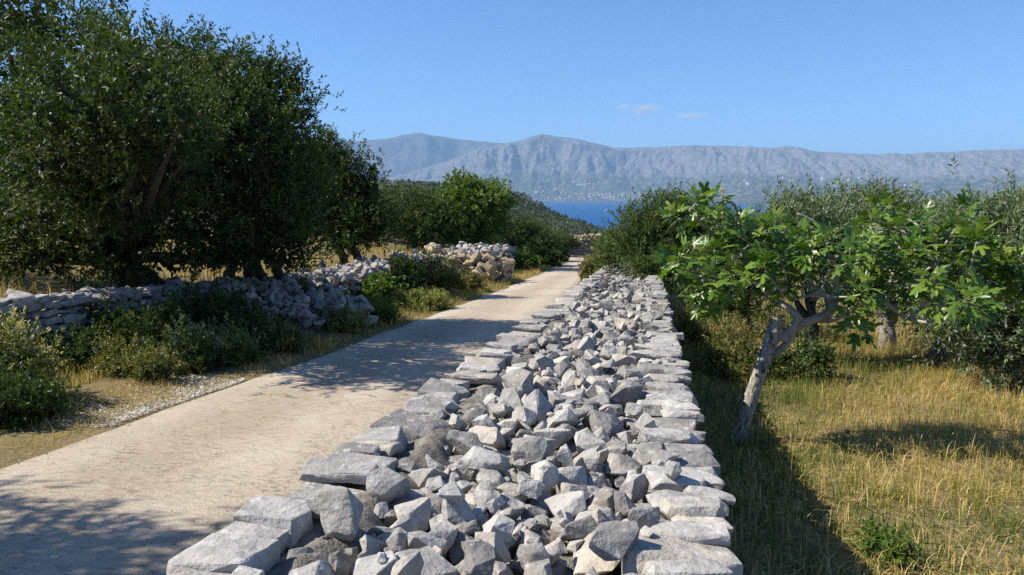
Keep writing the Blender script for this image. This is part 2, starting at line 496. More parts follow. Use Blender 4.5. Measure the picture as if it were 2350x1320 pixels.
# ------------------------------------------------------------------ mountains across the strait
def mountain_mat(name, rock, scrub, zmix):
    m, nt, N, L = new_mat(name)
    geo = N.new('ShaderNodeNewGeometry'); pos = geo.outputs['Position']
    sx = N.new('ShaderNodeSeparateXYZ'); L.new(pos, sx.inputs[0])
    n1 = noise_node(N, L, pos, 0.0016, 8, 0.62)
    n2 = noise_node(N, L, pos, 0.010, 6, 0.65)
    a = N.new('ShaderNodeAttribute'); a.attribute_name = 'tint'
    h = maprange(N, L, a.outputs['Fac'], zmix - 0.16, zmix + 0.16, -0.42, 0.42)
    ad = N.new('ShaderNodeMath'); ad.operation = 'ADD'; L.new(n1.outputs[0], ad.inputs[0]); L.new(h, ad.inputs[1])
    ad2 = N.new('ShaderNodeMath'); ad2.operation = 'MULTIPLY_ADD'; L.new(n2.outputs[0], ad2.inputs[0]); ad2.inputs[1].default_value = 0.5; L.new(ad.outputs[0], ad2.inputs[2])
    fac = maprange(N, L, ad2.outputs[0], 0.62, 0.92)
    n3 = noise_node(N, L, pos, 0.022, 5, 0.7)
    rk = mixc(N, L, maprange(N, L, n3.outputs[0], 0.40, 0.60), rock, tuple(c * 0.5 for c in rock))
    sc = mixc(N, L, maprange(N, L, n2.outputs[0], 0.4, 0.62), scrub, (0.15, 0.14, 0.085))
    col = mixc(N, L, fac, sc, rk)
    nb = bump(N, L, n2.outputs[0], 0.9, 34.0)
    finish(N, L, col, 1.0, nb, 0.0)
    return m
MT_A = mountain_mat('karst_mountain', (0.225, 0.21, 0.20), (0.034, 0.046, 0.036), 0.42)
MT_B = mountain_mat('distant_karst', (0.15, 0.145, 0.14), (0.04, 0.05, 0.04), 0.45)

class Range:
    def __init__(self, ridge, r_ridge, shore_px, shore_r, cliff=0.45, gully=0.10, seed=0):
        self.px = np.array([p for p, _ in ridge], float)
        self.H = []
        for p, row in ridge:
            d = ray(p, row); hr = math.hypot(d.x, d.y)
            self.H.append(EYE + d.z / hr * r_ridge - SEA_Z)
        self.H = np.array(self.H); self.rr = r_ridge
        self.spx = shore_px; self.sr = shore_r; self.cliff = cliff; self.gully = gully; self.seed = seed
    def z(self, px, r):
        px = np.asarray(px, float); r = np.asarray(r, float)
        H = np.interp(px, self.px, self.H)
        H = H * (1 + 0.05 * (fbm(px * 0.03, px * 0 + 3.1, 4, self.seed + 5) - 0.5))
        r0 = np.interp(px, self.spx, self.sr)
        s = (r - r0) / (self.rr - r0)
        X = (px - 1490) / FPX * r / 1000.0; Y = r / 1000.0
        big = np.abs(fbm(X * 1.1 + Y * 0.5, Y * 0.5, 3, self.seed) - 0.5) * 2
        wob = np.abs(fbm(X * 3.4 + Y * 0.8, Y * 1.2, 4, self.seed + 11) - 0.5) * 2
        wob2 = np.abs(fbm(X * 13.0, Y * 4.5, 3, self.seed + 40) - 0.5) * 2
        fine = fbm(X * 4, Y * 4, 5, self.seed + 80) - 0.5
        mid = sstep(0.0, 0.35, s) * (1 - sstep(0.93, 1.0, s))
        s2 = np.clip(s + self.gully * mid * (big * 1.6 + wob * 0.8 + wob2 * 0.45 - 0.8), -0.2, 2.0)
        prof = np.interp(s2, [-0.2, 0, 0.15, 0.40, 0.62, 0.70, 0.80, 0.92, 1.0, 1.06, 1.4, 2.0],
                         [-0.05, 0.0, 0.05, 0.20, self.cliff * 0.9, self.cliff * 1.15, 0.70, 0.93, 1.0, 0.985, 0.72, 0.3])
        z = SEA_Z + H * prof + H * 0.05 * fine * mid
        return z, np.clip(prof, 0, 1)
    def build(self, name, label, p0, p1, n, rmax, mat, m=150):
        px = np.linspace(p0, p1, n)
        ss = np.concatenate([np.linspace(-0.05, 1.05, m), np.linspace(1.08, 1.7, 12)])
        PX, SS = np.meshgrid(px, ss, indexing='ij')
        r0 = np.interp(PX, self.spx, self.sr)
        RR = r0 + SS * (self.rr - r0)
        Z, pr = self.z(PX, RR)
        az = YAW - np.arctan((PX - 1175.0) / FPX)
        V = np.stack([-np.sin(az) * RR, np.cos(az) * RR, Z], -1)
        o = link(name, mesh_np(name, V.reshape(-1, 3), grid_faces(len(px), len(ss)), pr.ravel(), True, mat))
        tag(o, label, 'mountain', kind='structure')
        return o
    def hit(self, px, row):
        d = ray(px, row); hr = math.hypot(d.x, d.y)
        rs = np.linspace(np.interp(px, self.spx, self.sr), self.rr, 400)
        z, _ = self.z(np.full_like(rs, px), rs)
        k = np.argmax(z > EYE + d.z / hr * rs)
        r = rs[k]
        return Vector((d.x / hr * r, d.y / hr * r, z[k]))

MAIN_RANGE = Range([(300, 470), (700, 440), (860, 418), (945, 394), (1000, 378), (1048, 364), (1100, 341), (1150, 330), (1195, 322), (1220, 311), (1241, 307), (1271, 314),
                    (1332, 320), (1370, 330), (1404, 341), (1494, 339), (1582, 334), (1655, 333), (1733, 340), (1797, 336), (1826, 339), (1861, 346),
                    (1954, 353), (2071, 353), (2179, 348), (2267, 344), (2350, 341), (2600, 335), (3200, 345)],
                   12500, [0, 1300, 1480, 1700, 2350, 3200], [11000, 10600, 10400, 7600, 6800, 6500], 0.44, 0.14, 21)
MAIN_RANGE.build('mountain', 'long grey karst mountain ridge across the blue strait', 300, 3000, 660, 0, MT_A, 92)
FAR_RANGE = Range([(-600, 345), (0, 340), (500, 335), (780, 325), (830, 323), (880, 320), (920, 311), (960, 303), (1010, 312), (1060, 322), (1130, 325), (1200, 332), (1300, 345), (1600, 360), (2000, 380)],
                  14800, [0, 3000], [12600, 12600], 0.5, 0.12, 63)
FAR_RANGE.build('mountain', 'faint blue peak rising behind the nearer mountain ridge', -600, 1700, 280, 0, MT_B, 56)

# ------------------------------------------------------------------ stones
class StoneKind:
    """one stone shape: an angular convex block, kept as a light and a detailed mesh, with its face planes"""
    def __init__(self, i, dims, npts, power, rough=1.0, name='stone', corners=0.0):
        rng = np.random.default_rng(500 + i)
        d = rng.normal(size=(npts, 3)); d /= np.linalg.norm(d, axis=1)[:, None]
        k = (np.abs(d) ** power).sum(1) ** (-1.0 / power)
        P = d * k[:, None] * rng.uniform(0.80, 1.0, npts)[:, None] * np.array(dims) * 0.5
        if corners > 0:
            c8 = np.array([(a, b_, c) for a in (-.5, .5) for b_ in (-.5, .5) for c in (-.5, .5)]) * np.array(dims)
            P = np.vstack([P, c8 * rng.uniform(1 - corners, 1.0, (8, 3))])
        bm = bmesh.new()
        for p in P: bm.verts.new(p)
        r = bmesh.ops.convex_hull(bm, input=bm.verts)
        bmesh.ops.delete(bm, geom=[v for v in bm.verts if not v.link_faces], context='VERTS')
        bmesh.ops.dissolve_limit(bm, angle_limit=R(14), verts=bm.verts, edges=bm.edges)
        bmesh.ops.triangulate(bm, faces=[f for f in bm.faces if len(f.verts) > 4])
        bmesh.ops.recalc_face_normals(bm, faces=bm.faces)
        bm.verts.ensure_lookup_table(); bm.normal_update()
        self.planes = np.array([[*f.normal, f.normal.dot(f.calc_center_median())] for f in bm.faces])
        self.V = np.array([v.co[:] for v in bm.verts])
        q = [[v.index for v in f.verts] for f in bm.faces]
        T = []
        for f in q:
            for j in range(1, len(f) - 1): T.append((f[0], f[j], f[j + 1]))
        self.T = np.array(T, int)
        self.size = float(np.ptp(self.V, axis=0).max())
        # detailed version
        bmesh.ops.bevel(bm, geom=list(bm.edges), offset=0.013 * self.size, offset_type='OFFSET', segments=1, profile=0.5, affect='EDGES', clamp_overlap=True)
        bmesh.ops.triangulate(bm, faces=bm.faces)
        bmesh.ops.subdivide_edges(bm, edges=[e for e in bm.edges if e.calc_length() > 0.2 * self.size], cuts=2, use_grid_fill=True)
        bmesh.ops.triangulate(bm, faces=bm.faces)
        bm.normal_update()
        off = Vector((i * 3.1, i * 1.7, 0.0))
        for v in bm.verts:
            n1 = mnoise.noise(v.co * (3.2 / self.size) + off); n2 = mnoise.noise(v.co * (9.0 / self.size) + off)
            v.co += v.normal * self.size * rough * (0.026 * n1 + 0.016 * n2)
        me = bpy.data.meshes.new(name)
        bm.to_mesh(me); bm.free()
        me.polygons.foreach_set('use_smooth', np.ones(len(me.polygons), bool))
        me.set_sharp_from_angle(angle=R(26))
        self.me = me
        self.by_mat = {}
        self.lv = np.array([v.co[:] for v in me.vertices]); self.lt = np.array([p.vertices[:] for p in me.polygons], int)
    def hi(self, mat):
        if mat.name not in self.by_mat:
            m = self.me.copy(); m.materials.append(mat); self.by_mat[mat.name] = m
        return self.by_mat[mat.name]

_rs = np.random.default_rng(3)
BLOCKS = [StoneKind(i, (1.0, _rs.uniform(0.6, 0.95), _rs.uniform(0.42, 0.8)), int(_rs.integers(13, 20)), 4.2) for i in range(30)]
SLABS = [StoneKind(100 + i, (1.0, _rs.uniform(0.36, 0.62), _rs.uniform(0.18, 0.32)), int(_rs.integers(16, 24)), 4.0, 1.3, corners=0.52) for i in range(20)]
BRICKISH = [StoneKind(200 + i, (1.0, _rs.uniform(0.6, 0.9), _rs.uniform(0.32, 0.5)), int(_rs.integers(10, 16)), 4.0, 1.1, corners=0.50) for i in range(14)]

def rot_m(yaw, tx, ty):
    return np.array((Euler((tx, ty, 0)).to_matrix() @ Euler((0, 0, 0)).to_matrix()).col if False else (Matrix.Rotation(yaw, 3, 'Z') @ Euler((tx, ty, 0)).to_matrix()))

class HeightMap:
    def __init__(self, x0, x1, y0, y1, res, fn):
        self.x0, self.y0, self.res = x0, y0, res
        self.nx = int((x1 - x0) / res); self.ny = int((y1 - y0) / res)
        self.x = x0 + (np.arange(self.nx) + 0.5) * res; self.y = y0 + (np.arange(self.ny) + 0.5) * res
        X, Y = np.meshgrid(self.x, self.y, indexing='ij')
        self.H = fn(X, Y)
    def fit(self, kind, s, Rm, x, y, pct):
        """height at which the stone rests here"""
        n = kind.planes[:, :3] @ Rm.T; d = kind.planes[:, 3] * s
        ext = np.abs((kind.V * s) @ Rm.T).max(0)
        i0 = max(0, int((x - ext[0] - self.x0) / self.res)); i1 = min(self.nx, int((x + ext[0] - self.x0) / self.res) + 2)
        j0 = max(0, int((y - ext[1] - self.y0) / self.res)); j1 = min(self.ny, int((y + ext[1] - self.y0) / self.res) + 2)
        if i1 - i0 < 2 or j1 - j0 < 2: return None
        X = (self.x[i0:i1] - x)[:, None, None]; Y = (self.y[j0:j1] - y)[None, :, None]
        up = n[:, 2] > 0.03; dn = n[:, 2] < -0.03
        top = ((d[up] - n[up, 0] * X - n[up, 1] * Y) / n[up, 2]).min(-1)
        bot = ((d[dn] - n[dn, 0] * X - n[dn, 1] * Y) / n[dn, 2]).max(-1)
        ok = top > bot
        if ok.sum() < 3: return None
        h = self.H[i0:i1, j0:j1]
        z = np.percentile((h - bot)[ok], pct)
        return z, (i0, i1, j0, j1), top, ok
    def put(self, f):
        z, (i0, i1, j0, j1), top, ok = f
        h = self.H[i0:i1, j0:j1]
        h[ok] = np.maximum(h[ok], (z + top)[ok])

def drop_stones(hm, n, sizes, xr, yr, kinds, rng, tries=5, pct=86, tilt=22, stand=0.12, ok=None):
    rec = []
    for _ in range(n):
        kind = kinds[rng.integers(len(kinds))]
        s = sizes(rng) / kind.size
        best = None
        for t in range(tries):
            tx, ty = R(rng.normal(0, tilt)), R(rng.normal(0, tilt))
            if rng.random() < stand: ty += R(rng.uniform(50, 90))
            Rm = rot_m(rng.uniform(0, 6.283), tx, ty)
            y = yr(rng) if callable(yr) else rng.uniform(*yr)
            x = xr(rng, y) if callable(xr) else rng.uniform(*xr)
            if ok is not None and not ok(x, y): continue
            f = hm.fit(kind, s, Rm, x, y, pct)
            if f is None: continue
            if best is None or f[0] < best[0][0]: best = (f, Rm, x, y)
        if best is None: continue
        f, Rm, x, y = best
        hm.put(f)
        rec.append((kind, s, Rm, np.array([x, y, f[0]]), rng.random()))
    return rec

def emit_stones(parent, rec, m_obj, m_mass, nmax=300, zfun=None, part='stone', mass='stones', detail_dist=9.0):
    """the stones that show largest become objects, the rest one part"""
    pl = np.array(parent.location)
    items = []
    for kind, s, Rm, p, t in rec:
        p = p.copy()
        if zfun is not None: p[2] += zfun(p[1])
        dist = np.linalg.norm(p - np.array([0, 0, EYE]))
        items.append((kind.size * s / dist, dist, kind, s, Rm, p, t))
    items.sort(key=lambda q: -q[0])
    for q in items[:nmax]:
        _, dist, kind, s, Rm, p, t = q
        o = bpy.data.objects.new(part, kind.hi(m_obj))
        COL.objects.link(o)
        o.parent = parent
        M = Matrix.Translation(Vector(p - pl)) @ (Matrix(Rm.tolist()).to_4x4() @ Matrix.Diagonal((s, s, s, 1)))
        o.matrix_local = M
    rest = items[nmax:]
    if rest:
        b = Bag()
        for _, dist, kind, s, Rm, p, t in rest:
            if dist < detail_dist: b.add((kind.lv * s) @ Rm.T + p - pl, None, kind.lt, t)
            else: b.add((kind.V * s) @ Rm.T + p - pl, None, kind.T, t)
        o = link(mass, b.mesh(mass, m_mass), parent)
        o['kind'] = 'stuff'

# ------------------------------------------------------------------ the broad wall in front of the camera
rng = np.random.default_rng(42)
WL, WR = -1.17, 0.25
TOPZ = 0.85
Y0, Y1 = 0.9, 46.0
wall = thing('dry_stone_wall', 'broad dry stone wall topped with loose grey limestone rubble beside the lane', 'wall', (-0.45, 2.0, float(base_z(2.0))))
slz = lambda y: float(base_z(y))
# core with a rough mortar top
cx = np.linspace(WL + 0.07, WR - 0.07, 52); cyv = np.concatenate([np.arange(Y0, 5, 0.028), np.arange(5, 12, 0.06), np.arange(12, Y1, 0.3)])
CX, CY = np.meshgrid(cx, cyv, indexing='ij')
band_ = np.exp(-((CX - (WL + 0.31)) / 0.09) ** 2)
CZ = TOPZ - 0.17 + 0.09 * sstep(WL + 0.5, WL + 0.3, CX) + 0.05 * (fbm(CX * 9, CY * 9, 4, 8) - 0.5) + band_ * (0.045 * fbm(CX * 5, CY * 5, 2, 18) + 0.05 * (fbm(CX * 26, CY * 26, 3, 28) - 0.5))
CZ[0] = -0.1; CZ[-1] = -0.2
CXs = CX.copy(); CXs[0] = CX[1] - 0.03; CXs[-1] = CX[-2] + 0.03
pl = np.array(wall.location)
core = link('core', mesh_np('core', (np.stack([CXs, CY, CZ + base_z(CY)], -1) - pl).reshape(-1, 3), grid_faces(len(cx), len(cyv)), smooth=True, mat=MORTAR), wall)
hm = HeightMap(WL - 0.1, WR + 0.12, Y0 - 0.2, Y1 + 0.3, 0.02, lambda X, Y: TOPZ - 0.17 + 0.07 * sstep(WL + 0.5, WL + 0.3, X))
rec = []
# right-hand edge: flat slabs laid across, two layers showing
for layer, (zt, inset) in enumerate(((TOPZ - 0.085, 0.02), (TOPZ - 0.015, 0.0))):
    y = Y0
    while y < Y1:
        far = y > 14
        w = rng.uniform(0.10, 0.24) * (1.25 if far else 1)
        k = SLABS[rng.integers(len(SLABS))]
        ln = rng.uniform(0.16, 0.33)
        s = ln / k.size
        wk = np.ptp(k.V[:, 1]) * s
        yy = y + wk * 0.5
        Rm = rot_m(rng.normal(0, 0.12) + (math.pi if rng.random() < 0.5 else 0), rng.normal(0, 0.08), rng.normal(0, 0.06))
        ext = np.ptp((k.V * s) @ Rm.T, axis=0)
        x = WR - inset - ext[0] * 0.5 + rng.normal(0, 0.022)
        p = np.array([x, yy, zt - ext[2] * 0.5 + rng.uniform(-0.02, 0.025)])
        rec.append((k, s, Rm, p, rng.random()))
        f = hm.fit(k, s, Rm, x, yy, 50)
        if f is not None: hm.put((p[2], f[1], f[2], f[3]))
        y += wk * rng.uniform(0.84, 0.97)
# left-hand edge: heavier blocks bedded in mortar
for layer, (zt, inset) in enumerate(((TOPZ - 0.10, -0.015), (TOPZ - 0.02, 0.0))):
    y = Y0 - 0.1 * layer
    while y < Y1:
        k = (BRICKISH if rng.random() < 0.4 else SLABS)[rng.integers(14)]
        ln = rng.uniform(0.19, 0.33)
        s = ln / k.size
        Rm = rot_m(rng.normal(-0.06, 0.09) + (math.pi if rng.random() < 0.5 else 0), rng.normal(0, 0.08), rng.normal(0.0, 0.06))
        ext = np.ptp((k.V * s) @ Rm.T, axis=0)
        x = WL + inset + ext[0] * 0.5 + rng.normal(0.0, 0.011); yy = y + ext[1] * 0.5
        p = np.array([x, yy, zt - ext[2] * 0.5 + rng.uniform(-0.02, 0.035)])
        rec.append((k, s, Rm, p, rng.random()))
        f = hm.fit(k, s, Rm, x, yy, 50)
        if f is not None: hm.put((p[2], f[1], f[2], f[3]))
        y += ext[1] * rng.uniform(0.78, 0.95)
# loose rubble
midx = lambda r, y: np.clip(r.normal(-0.42, 0.34), WL + 0.22, WR - 0.16)
unix = lambda r, y: r.uniform(WL + 0.33, WR - 0.20)
SIZ_S = lambda r: r.uniform(0.03, 0.07)
SIZ_M = lambda r: r.uniform(0.055, 0.105)
SIZ_L = lambda r: min(0.20, max(0.085, r.lognormal(math.log(0.12), 0.24)))
rec += drop_stones(hm, 520, SIZ_M, unix, (Y0, 9.0), BLOCKS, rng, 4)
rec += drop_stones(hm, 620, SIZ_L, unix, (Y0, 9.0), BLOCKS, rng, 6)
rec += drop_stones(hm, 320, SIZ_S, unix, (Y0, 7.0), BLOCKS, rng, 7)
rec += drop_stones(hm, 150, SIZ_M, (WL + 0.2, WR - 0.08), (Y0, 9.0), BLOCKS, rng, 2)
rec += drop_stones(hm, 60, SIZ_L, (WL + 0.3, WR - 0.12), (Y0, 9.0), BLOCKS, rng, 2)
rec += drop_stones(hm, 900, SIZ_M, unix, (9.0, Y1 - 12), BLOCKS, rng, 2)
rec += drop_stones(hm, 900, SIZ_L, unix, (9.0, Y1), BLOCKS, rng, 3)
emit_stones(wall, rec, ROCK_OBJ, ROCK_MASS, 300, slz, 'stone', 'smaller_stones', 3.2)
# side faces in rough courses
b = Bag()
for side in (-1, 1):
    zc = -0.12
    while zc < TOPZ - 0.16:
        hgt = rng.uniform(0.08, 0.12)
        y = Y0
        while y < 15:
            k = BRICKISH[rng.integers(14)]; ln = rng.uniform(0.18, 0.34); s = ln / k.size
            Rm = rot_m(math.pi / 2 + rng.normal(0, 0.06), rng.normal(0, 0.06), rng.normal(0, 0.08))
            ext = np.ptp((k.V * s) @ Rm.T, axis=0)
            xe = (WL + 0.02 if side < 0 else WR - 0.03)
            b.add((k.V * s) @ Rm.T * np.array([1, 1, hgt * 1.15 / ext[2]]) + np.array([xe - side * ext[0] * 0.45 + rng.normal(0, 0.012), y + ext[1] / 2, zc + hgt / 2 + slz(y)]) - pl, None, k.T, rng.random())
            y += ext[1] * 0.97
        zc += hgt
o = link('face_stones', b.mesh('face_stones', ROCK_MASS), wall); o['kind'] = 'stuff'

# ------------------------------------------------------------------ walls and rubble on the far side of the lane
lw = thing('terrace_wall', 'weathered terrace wall of stacked stones in the shade under the big trees', 'wall', (-7.2, 8.0, float(base_z(8.0))))
rec = []
zc = 0.0; H1 = 0.77
while zc < H1:
    hgt = rng.uniform(0.075, 0.115)
    y = 4.6 + rng.uniform(0, 0.2)
    while y < 12.1:
        k = BRICKISH[rng.integers(14)] if rng.random() < 0.7 else SLABS[rng.integers(14)]
        ln = rng.uniform(0.17, 0.36); s = ln / k.size
        Rm = rot_m(math.pi / 2 + rng.normal(0, 0.16), rng.normal(0, 0.10), rng.normal(0, 0.12))
        ext = np.ptp((k.V * s) @ Rm.T, axis=0)
        f = min(1.0, hgt * 1.3 / ext[2]); s *= max(f, 0.7)
        x = wall_x(y) - ext[0] * 0.35 + rng.normal(0, 0.025) - zc * 0.12
        slump = sstep(9.6, 11.8, y)
        if zc < H1 * (1 - 0.35 * slump * rng.random()):
            rec.append((k, s, Rm, np.array([x + slump * (H1 - zc) * 0.25, y + ext[1] * 0.5, zc + hgt * 0.5]), rng.random()))
        y += ext[1] * max(f, 0.7) * rng.uniform(0.9, 1.02)
    zc += hgt
hl = HeightMap(-9.2, -5.2, 4.4, 13, 0.03, lambda X, Y: np.where(X < wall_x(Y) - 0.02, H1 - 0.06 - 0.05 * sstep(0.5, 1.0, wall_x(Y) - X), -0.02))
rec += drop_stones(hl, 170, lambda r: r.uniform(0.12, 0.34), lambda r, y: wall_x(y) - r.uniform(0.08, 0.75), (4.6, 12.2), BRICKISH + SLABS, rng, 4, 80, 12, 0.04)
cxx = np.linspace(0, 1, 6); cyv = np.arange(4.4, 12.4, 0.2)
CU, CY = np.meshgrid(cxx, cyv, indexing='ij')
CX = wall_x(CY) - 0.12 - CU * 0.8
CZ = np.full_like(CX, H1 - 0.08); CZ[0] = -0.1; CX[0] = CX[1] + 0.05; CZ[-1] = 0.3
pl = np.array(lw.location)
link('core', mesh_np('core', (np.stack([CX, CY, CZ + base_z(CY)], -1) - pl).reshape(-1, 3), grid_faces(len(cxx), len(cyv))[:, ::-1], smooth=True, mat=MORTAR), lw)
emit_stones(lw, rec, ROCK_OBJ, ROCK_MASS, 300, slz, 'stone', 'smaller_stones', 0)

def heap(name, label, cat, loc, x0, x1, y0, y1, prof, n, sizes, mo, mm, yr=None, xr=None, kinds=BLOCKS, tilt=25, nmax=300, group=None):
    """a heap or bank of stones over a mound whose height above the lane is prof(x, y)"""
    t = thing(name, label, cat, loc, group)
    h = HeightMap(x0, x1, y0, y1, 0.04, prof)
    XX, YY = np.meshgrid(h.x, h.y, indexing='ij')
    OK = h.H > 0.03 + np.maximum(0.0, terr(XX, YY) - base_z(YY) - 0.02)
    r = drop_stones(h, n, sizes, xr or (x0 + 0.1, x1 - 0.1), yr or (y0 + 0.1, y1 - 0.1), kinds, rng, 4, 82, tilt, 0.1, ok=lambda x, y: bool(OK[min(h.nx - 1, int((x - x0) / h.res)), min(h.ny - 1, int((y - y0) / h.res))]))
    X, Y = np.meshgrid(np.arange(x0, x1, 0.12), np.arange(y0, y1, 0.15), indexing='ij')
    P = prof(X, Y)
    Z = np.where(P > 0.02, P - 0.05, -0.15) + base_z(Y)
    link('core', mesh_np('core', (np.stack([X, Y, Z], -1) - np.array(loc)).reshape(-1, 3), grid_faces(*X.shape), smooth=True, mat=MORTAR), t)
    emit_stones(t, r, mo, mm, nmax, slz, 'stone', 'smaller_stones', 0)
    return t

# slumped stones between the terrace wall and the lane
heap('rubble_spill', 'grey rubble slumped from the terrace wall down to the edge of the lane', 'rubble', (-5.6, 11.6, float(base_z(11.6))), -6.9, -4.4, 10.1, 14.2,
     lambda X, Y: np.clip(0.7 * np.clip(1 - (X + 6.5) / (1.9 * np.exp(-((Y - 11.9) / 1.3) ** 2) + 0.05), 0, 1.2), 0, 0.7), 400, lambda r: r.uniform(0.08, 0.24), ROCK_OBJ, ROCK_MASS)
# long sunlit bank of rubble
def bank(X, Y):
    c = wall_x(Y) - 0.55
    u = np.abs(X - c) / 0.85
    hgt = np.interp(Y, [12.2, 13.2, 15, 18, 21.3, 21.6], [0.3, 0.55, 0.62, 0.74, 0.84, 0.8])
    e = np.where((Y > 12.2) & (Y < 21.6), 1.0, 0.0)
    return e * hgt * np.clip(1.35 * (1 - u ** 4), 0, 1)
heap('rubble_wall', 'long sunlit wall of loose grey stones ending at the gap', 'wall', (-6.8, 17.0, float(base_z(17.0))), -8.2, -5.4, 12.1, 21.9, bank, 1000,
     lambda r: r.uniform(0.08, 0.25), ROCK_OBJ, ROCK_MASS)
# ochre debris in the gap
heap('rubble_heap', 'pile of yellowish broken stones spilling from the gap onto the lane', 'rubble', (-5.9, 24.5, float(base_z(24.5))), -8.6, -4.5, 22.2, 28.0,
     lambda X, Y: np.clip(1.0 - ((X + 7.3) / 2.7) ** 2 - ((Y - 24.9) / 2.3) ** 2, 0, 1) * 0.72, 360, lambda r: r.uniform(0.12, 0.5), OCHRE_ROCK_OBJ, OCHRE_ROCK_MASS, kinds=BLOCKS + SLABS)
def bank2(X, Y):
    c = wall_x(Y) - 0.7
    u = np.abs(X - c) / 0.95
    hgt = np.interp(Y, [26.4, 27.2, 30, 34], [0.6, 0.7, 0.9, 0.85])
    return np.where((Y > 26.4) & (Y < 34), 1.0, 0.0) * hgt * np.clip(1.3 * (1 - u ** 4), 0, 1)
heap('rubble_wall', 'short stone wall beyond the yellowish rubble with a shaded end', 'wall', (-6.9, 30.0, float(base_z(30.0))), -8.4, -5.2, 26.2, 34.3, bank2, 420,
     lambda r: r.uniform(0.14, 0.36), ROCK_OBJ, ROCK_MASS)
heap('rubble_wall', 'pale sunlit stone wall at the far bend of the lane', 'wall', (-4.9, 60.5, float(base_z(60.5))), -7.6, -1.5, 58.0, 63.0,
     lambda X, Y: np.clip(1 - (np.abs(Y - 60.8 - 0.25 * (X + 4)) / 1.1) ** 3, 0, 1) * np.clip(1 - (np.abs(X + 4.5) / 2.9) ** 6, 0, 1) * 1.35, 330, lambda r: r.uniform(0.2, 0.5), OCHRE_ROCK_OBJ, OCHRE_ROCK_MASS, nmax=200)

# ------------------------------------------------------------------ foliage
def unit(v):
    return v / (np.linalg.norm(v, axis=-1, keepdims=True) + 1e-9)

def leaf_cards(P, D, ln, w, tint, rng, up_bias=0.5, fold=0.15):
    """pointed four-cornered leaves: base P, direction D"""
    n = len(P)
    up = np.array([0, 0, 1.0]) * up_bias + rng.normal(size=(n, 3)) * 0.6
    S = unit(np.cross(D, up)); U = np.cross(S, D)
    ln = ln[:, None]; w = w[:, None]
    V = np.empty((n, 4, 3))
    V[:, 0] = P
    V[:, 1] = P + D * ln * 0.45 + S * w * 0.5 + U * w * fold
    V[:, 2] = P + D * ln
    V[:, 3] = P + D * ln * 0.45 - S * w * 0.5 + U * w * fold
    F = np.arange(n * 4).reshape(n, 4)
    return V.reshape(-1, 3), F, np.repeat(tint, 4)

def crown_leaves(lobes, n_leaves, leaf, rng, per_sprig=9, sprig_len=0.2, clump=0.26, sprigs=11, up=0.45, fill=0.10, tip_tint=0.35, shell=0.6, min_z=None):
    lobes = np.array(lobes, float)
    C, Rr = lobes[:, :3], lobes[:, 3:6]
    wgt = (Rr[:, 0] * Rr[:, 1] + Rr[:, 1] * Rr[:, 2] + Rr[:, 0] * Rr[:, 2]); wgt /= wgt.sum()
    nc = max(4, int(n_leaves / (per_sprig * sprigs)))
    cc = np.empty((0, 3)); oo = np.empty((0, 3))
    while len(cc) < nc:
        li = rng.choice(len(lobes), nc, p=wgt)
        d = unit(rng.normal(size=(nc, 3)))
        rad = shell + (1 - shell) * rng.random(nc) ** 0.5
        rad *= 1 + 0.16 * np.sin(d[:, 0] * 5 + li) * np.cos(d[:, 2] * 4 + li * 2) + rng.normal(0, 0.05, nc)
        p = C[li] + d * Rr[li] * rad[:, None]
        q = (((p[:, None, :] - C[None]) / Rr[None]) ** 2).sum(-1)
        q[np.arange(nc), li] = 9
        keep = (q.min(1) > 0.55) | (rng.random(nc) < 0.22)
        if min_z is not None: keep &= p[:, 2] > min_z
        cc = np.vstack([cc, p[keep]]); oo = np.vstack([oo, unit(d / Rr[li])[keep]])
    cc = cc[:nc]; oo = oo[:nc]
    ct = rng.normal(0, 0.14, nc)
    cs = clump * rng.uniform(0.6, 1.3, nc)
    S = nc * sprigs
    ci = np.repeat(np.arange(nc), sprigs)
    sp = cc[ci] + rng.normal(size=(S, 3)) * cs[ci][:, None] * 0.6
    sd = unit(oo[ci] * 0.6 + np.array([0, 0, up]) + rng.normal(size=(S, 3)) * 0.45)
    L = S * per_sprig
    si = np.repeat(np.arange(S), per_sprig)
    t = (np.tile(np.arange(per_sprig), S) + rng.random(L)) / per_sprig
    sl = sprig_len * rng.uniform(0.6, 1.3, S)
    P = sp[si] + sd[si] * (t * sl[si])[:, None]
    rd = unit(np.cross(sd[si], rng.normal(size=(L, 3))))
    D = unit(sd[si] * (0.35 + 0.7 * t)[:, None] + rd * 0.8)
    ln = leaf[0] * rng.uniform(0.65, 1.25, L); w = leaf[1] * rng.uniform(0.7, 1.2, L)
    tint = np.clip(0.42 + ct[ci][si] + tip_tint * (t - 0.5) + rng.normal(0, 0.13, L), 0, 1)
    V, F, tt = leaf_cards(P, D, ln, w, tint, rng)
    nf = int(n_leaves * fill)  # oversized inner leaves, added to block light through the foliage
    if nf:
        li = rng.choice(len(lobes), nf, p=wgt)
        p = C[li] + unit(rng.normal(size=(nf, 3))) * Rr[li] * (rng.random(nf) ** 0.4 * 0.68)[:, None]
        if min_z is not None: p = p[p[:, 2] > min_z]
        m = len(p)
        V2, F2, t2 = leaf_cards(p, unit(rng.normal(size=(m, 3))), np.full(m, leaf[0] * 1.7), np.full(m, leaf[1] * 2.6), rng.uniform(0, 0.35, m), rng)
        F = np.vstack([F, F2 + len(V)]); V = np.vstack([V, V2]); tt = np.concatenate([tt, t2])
    return V, F, tt, cc

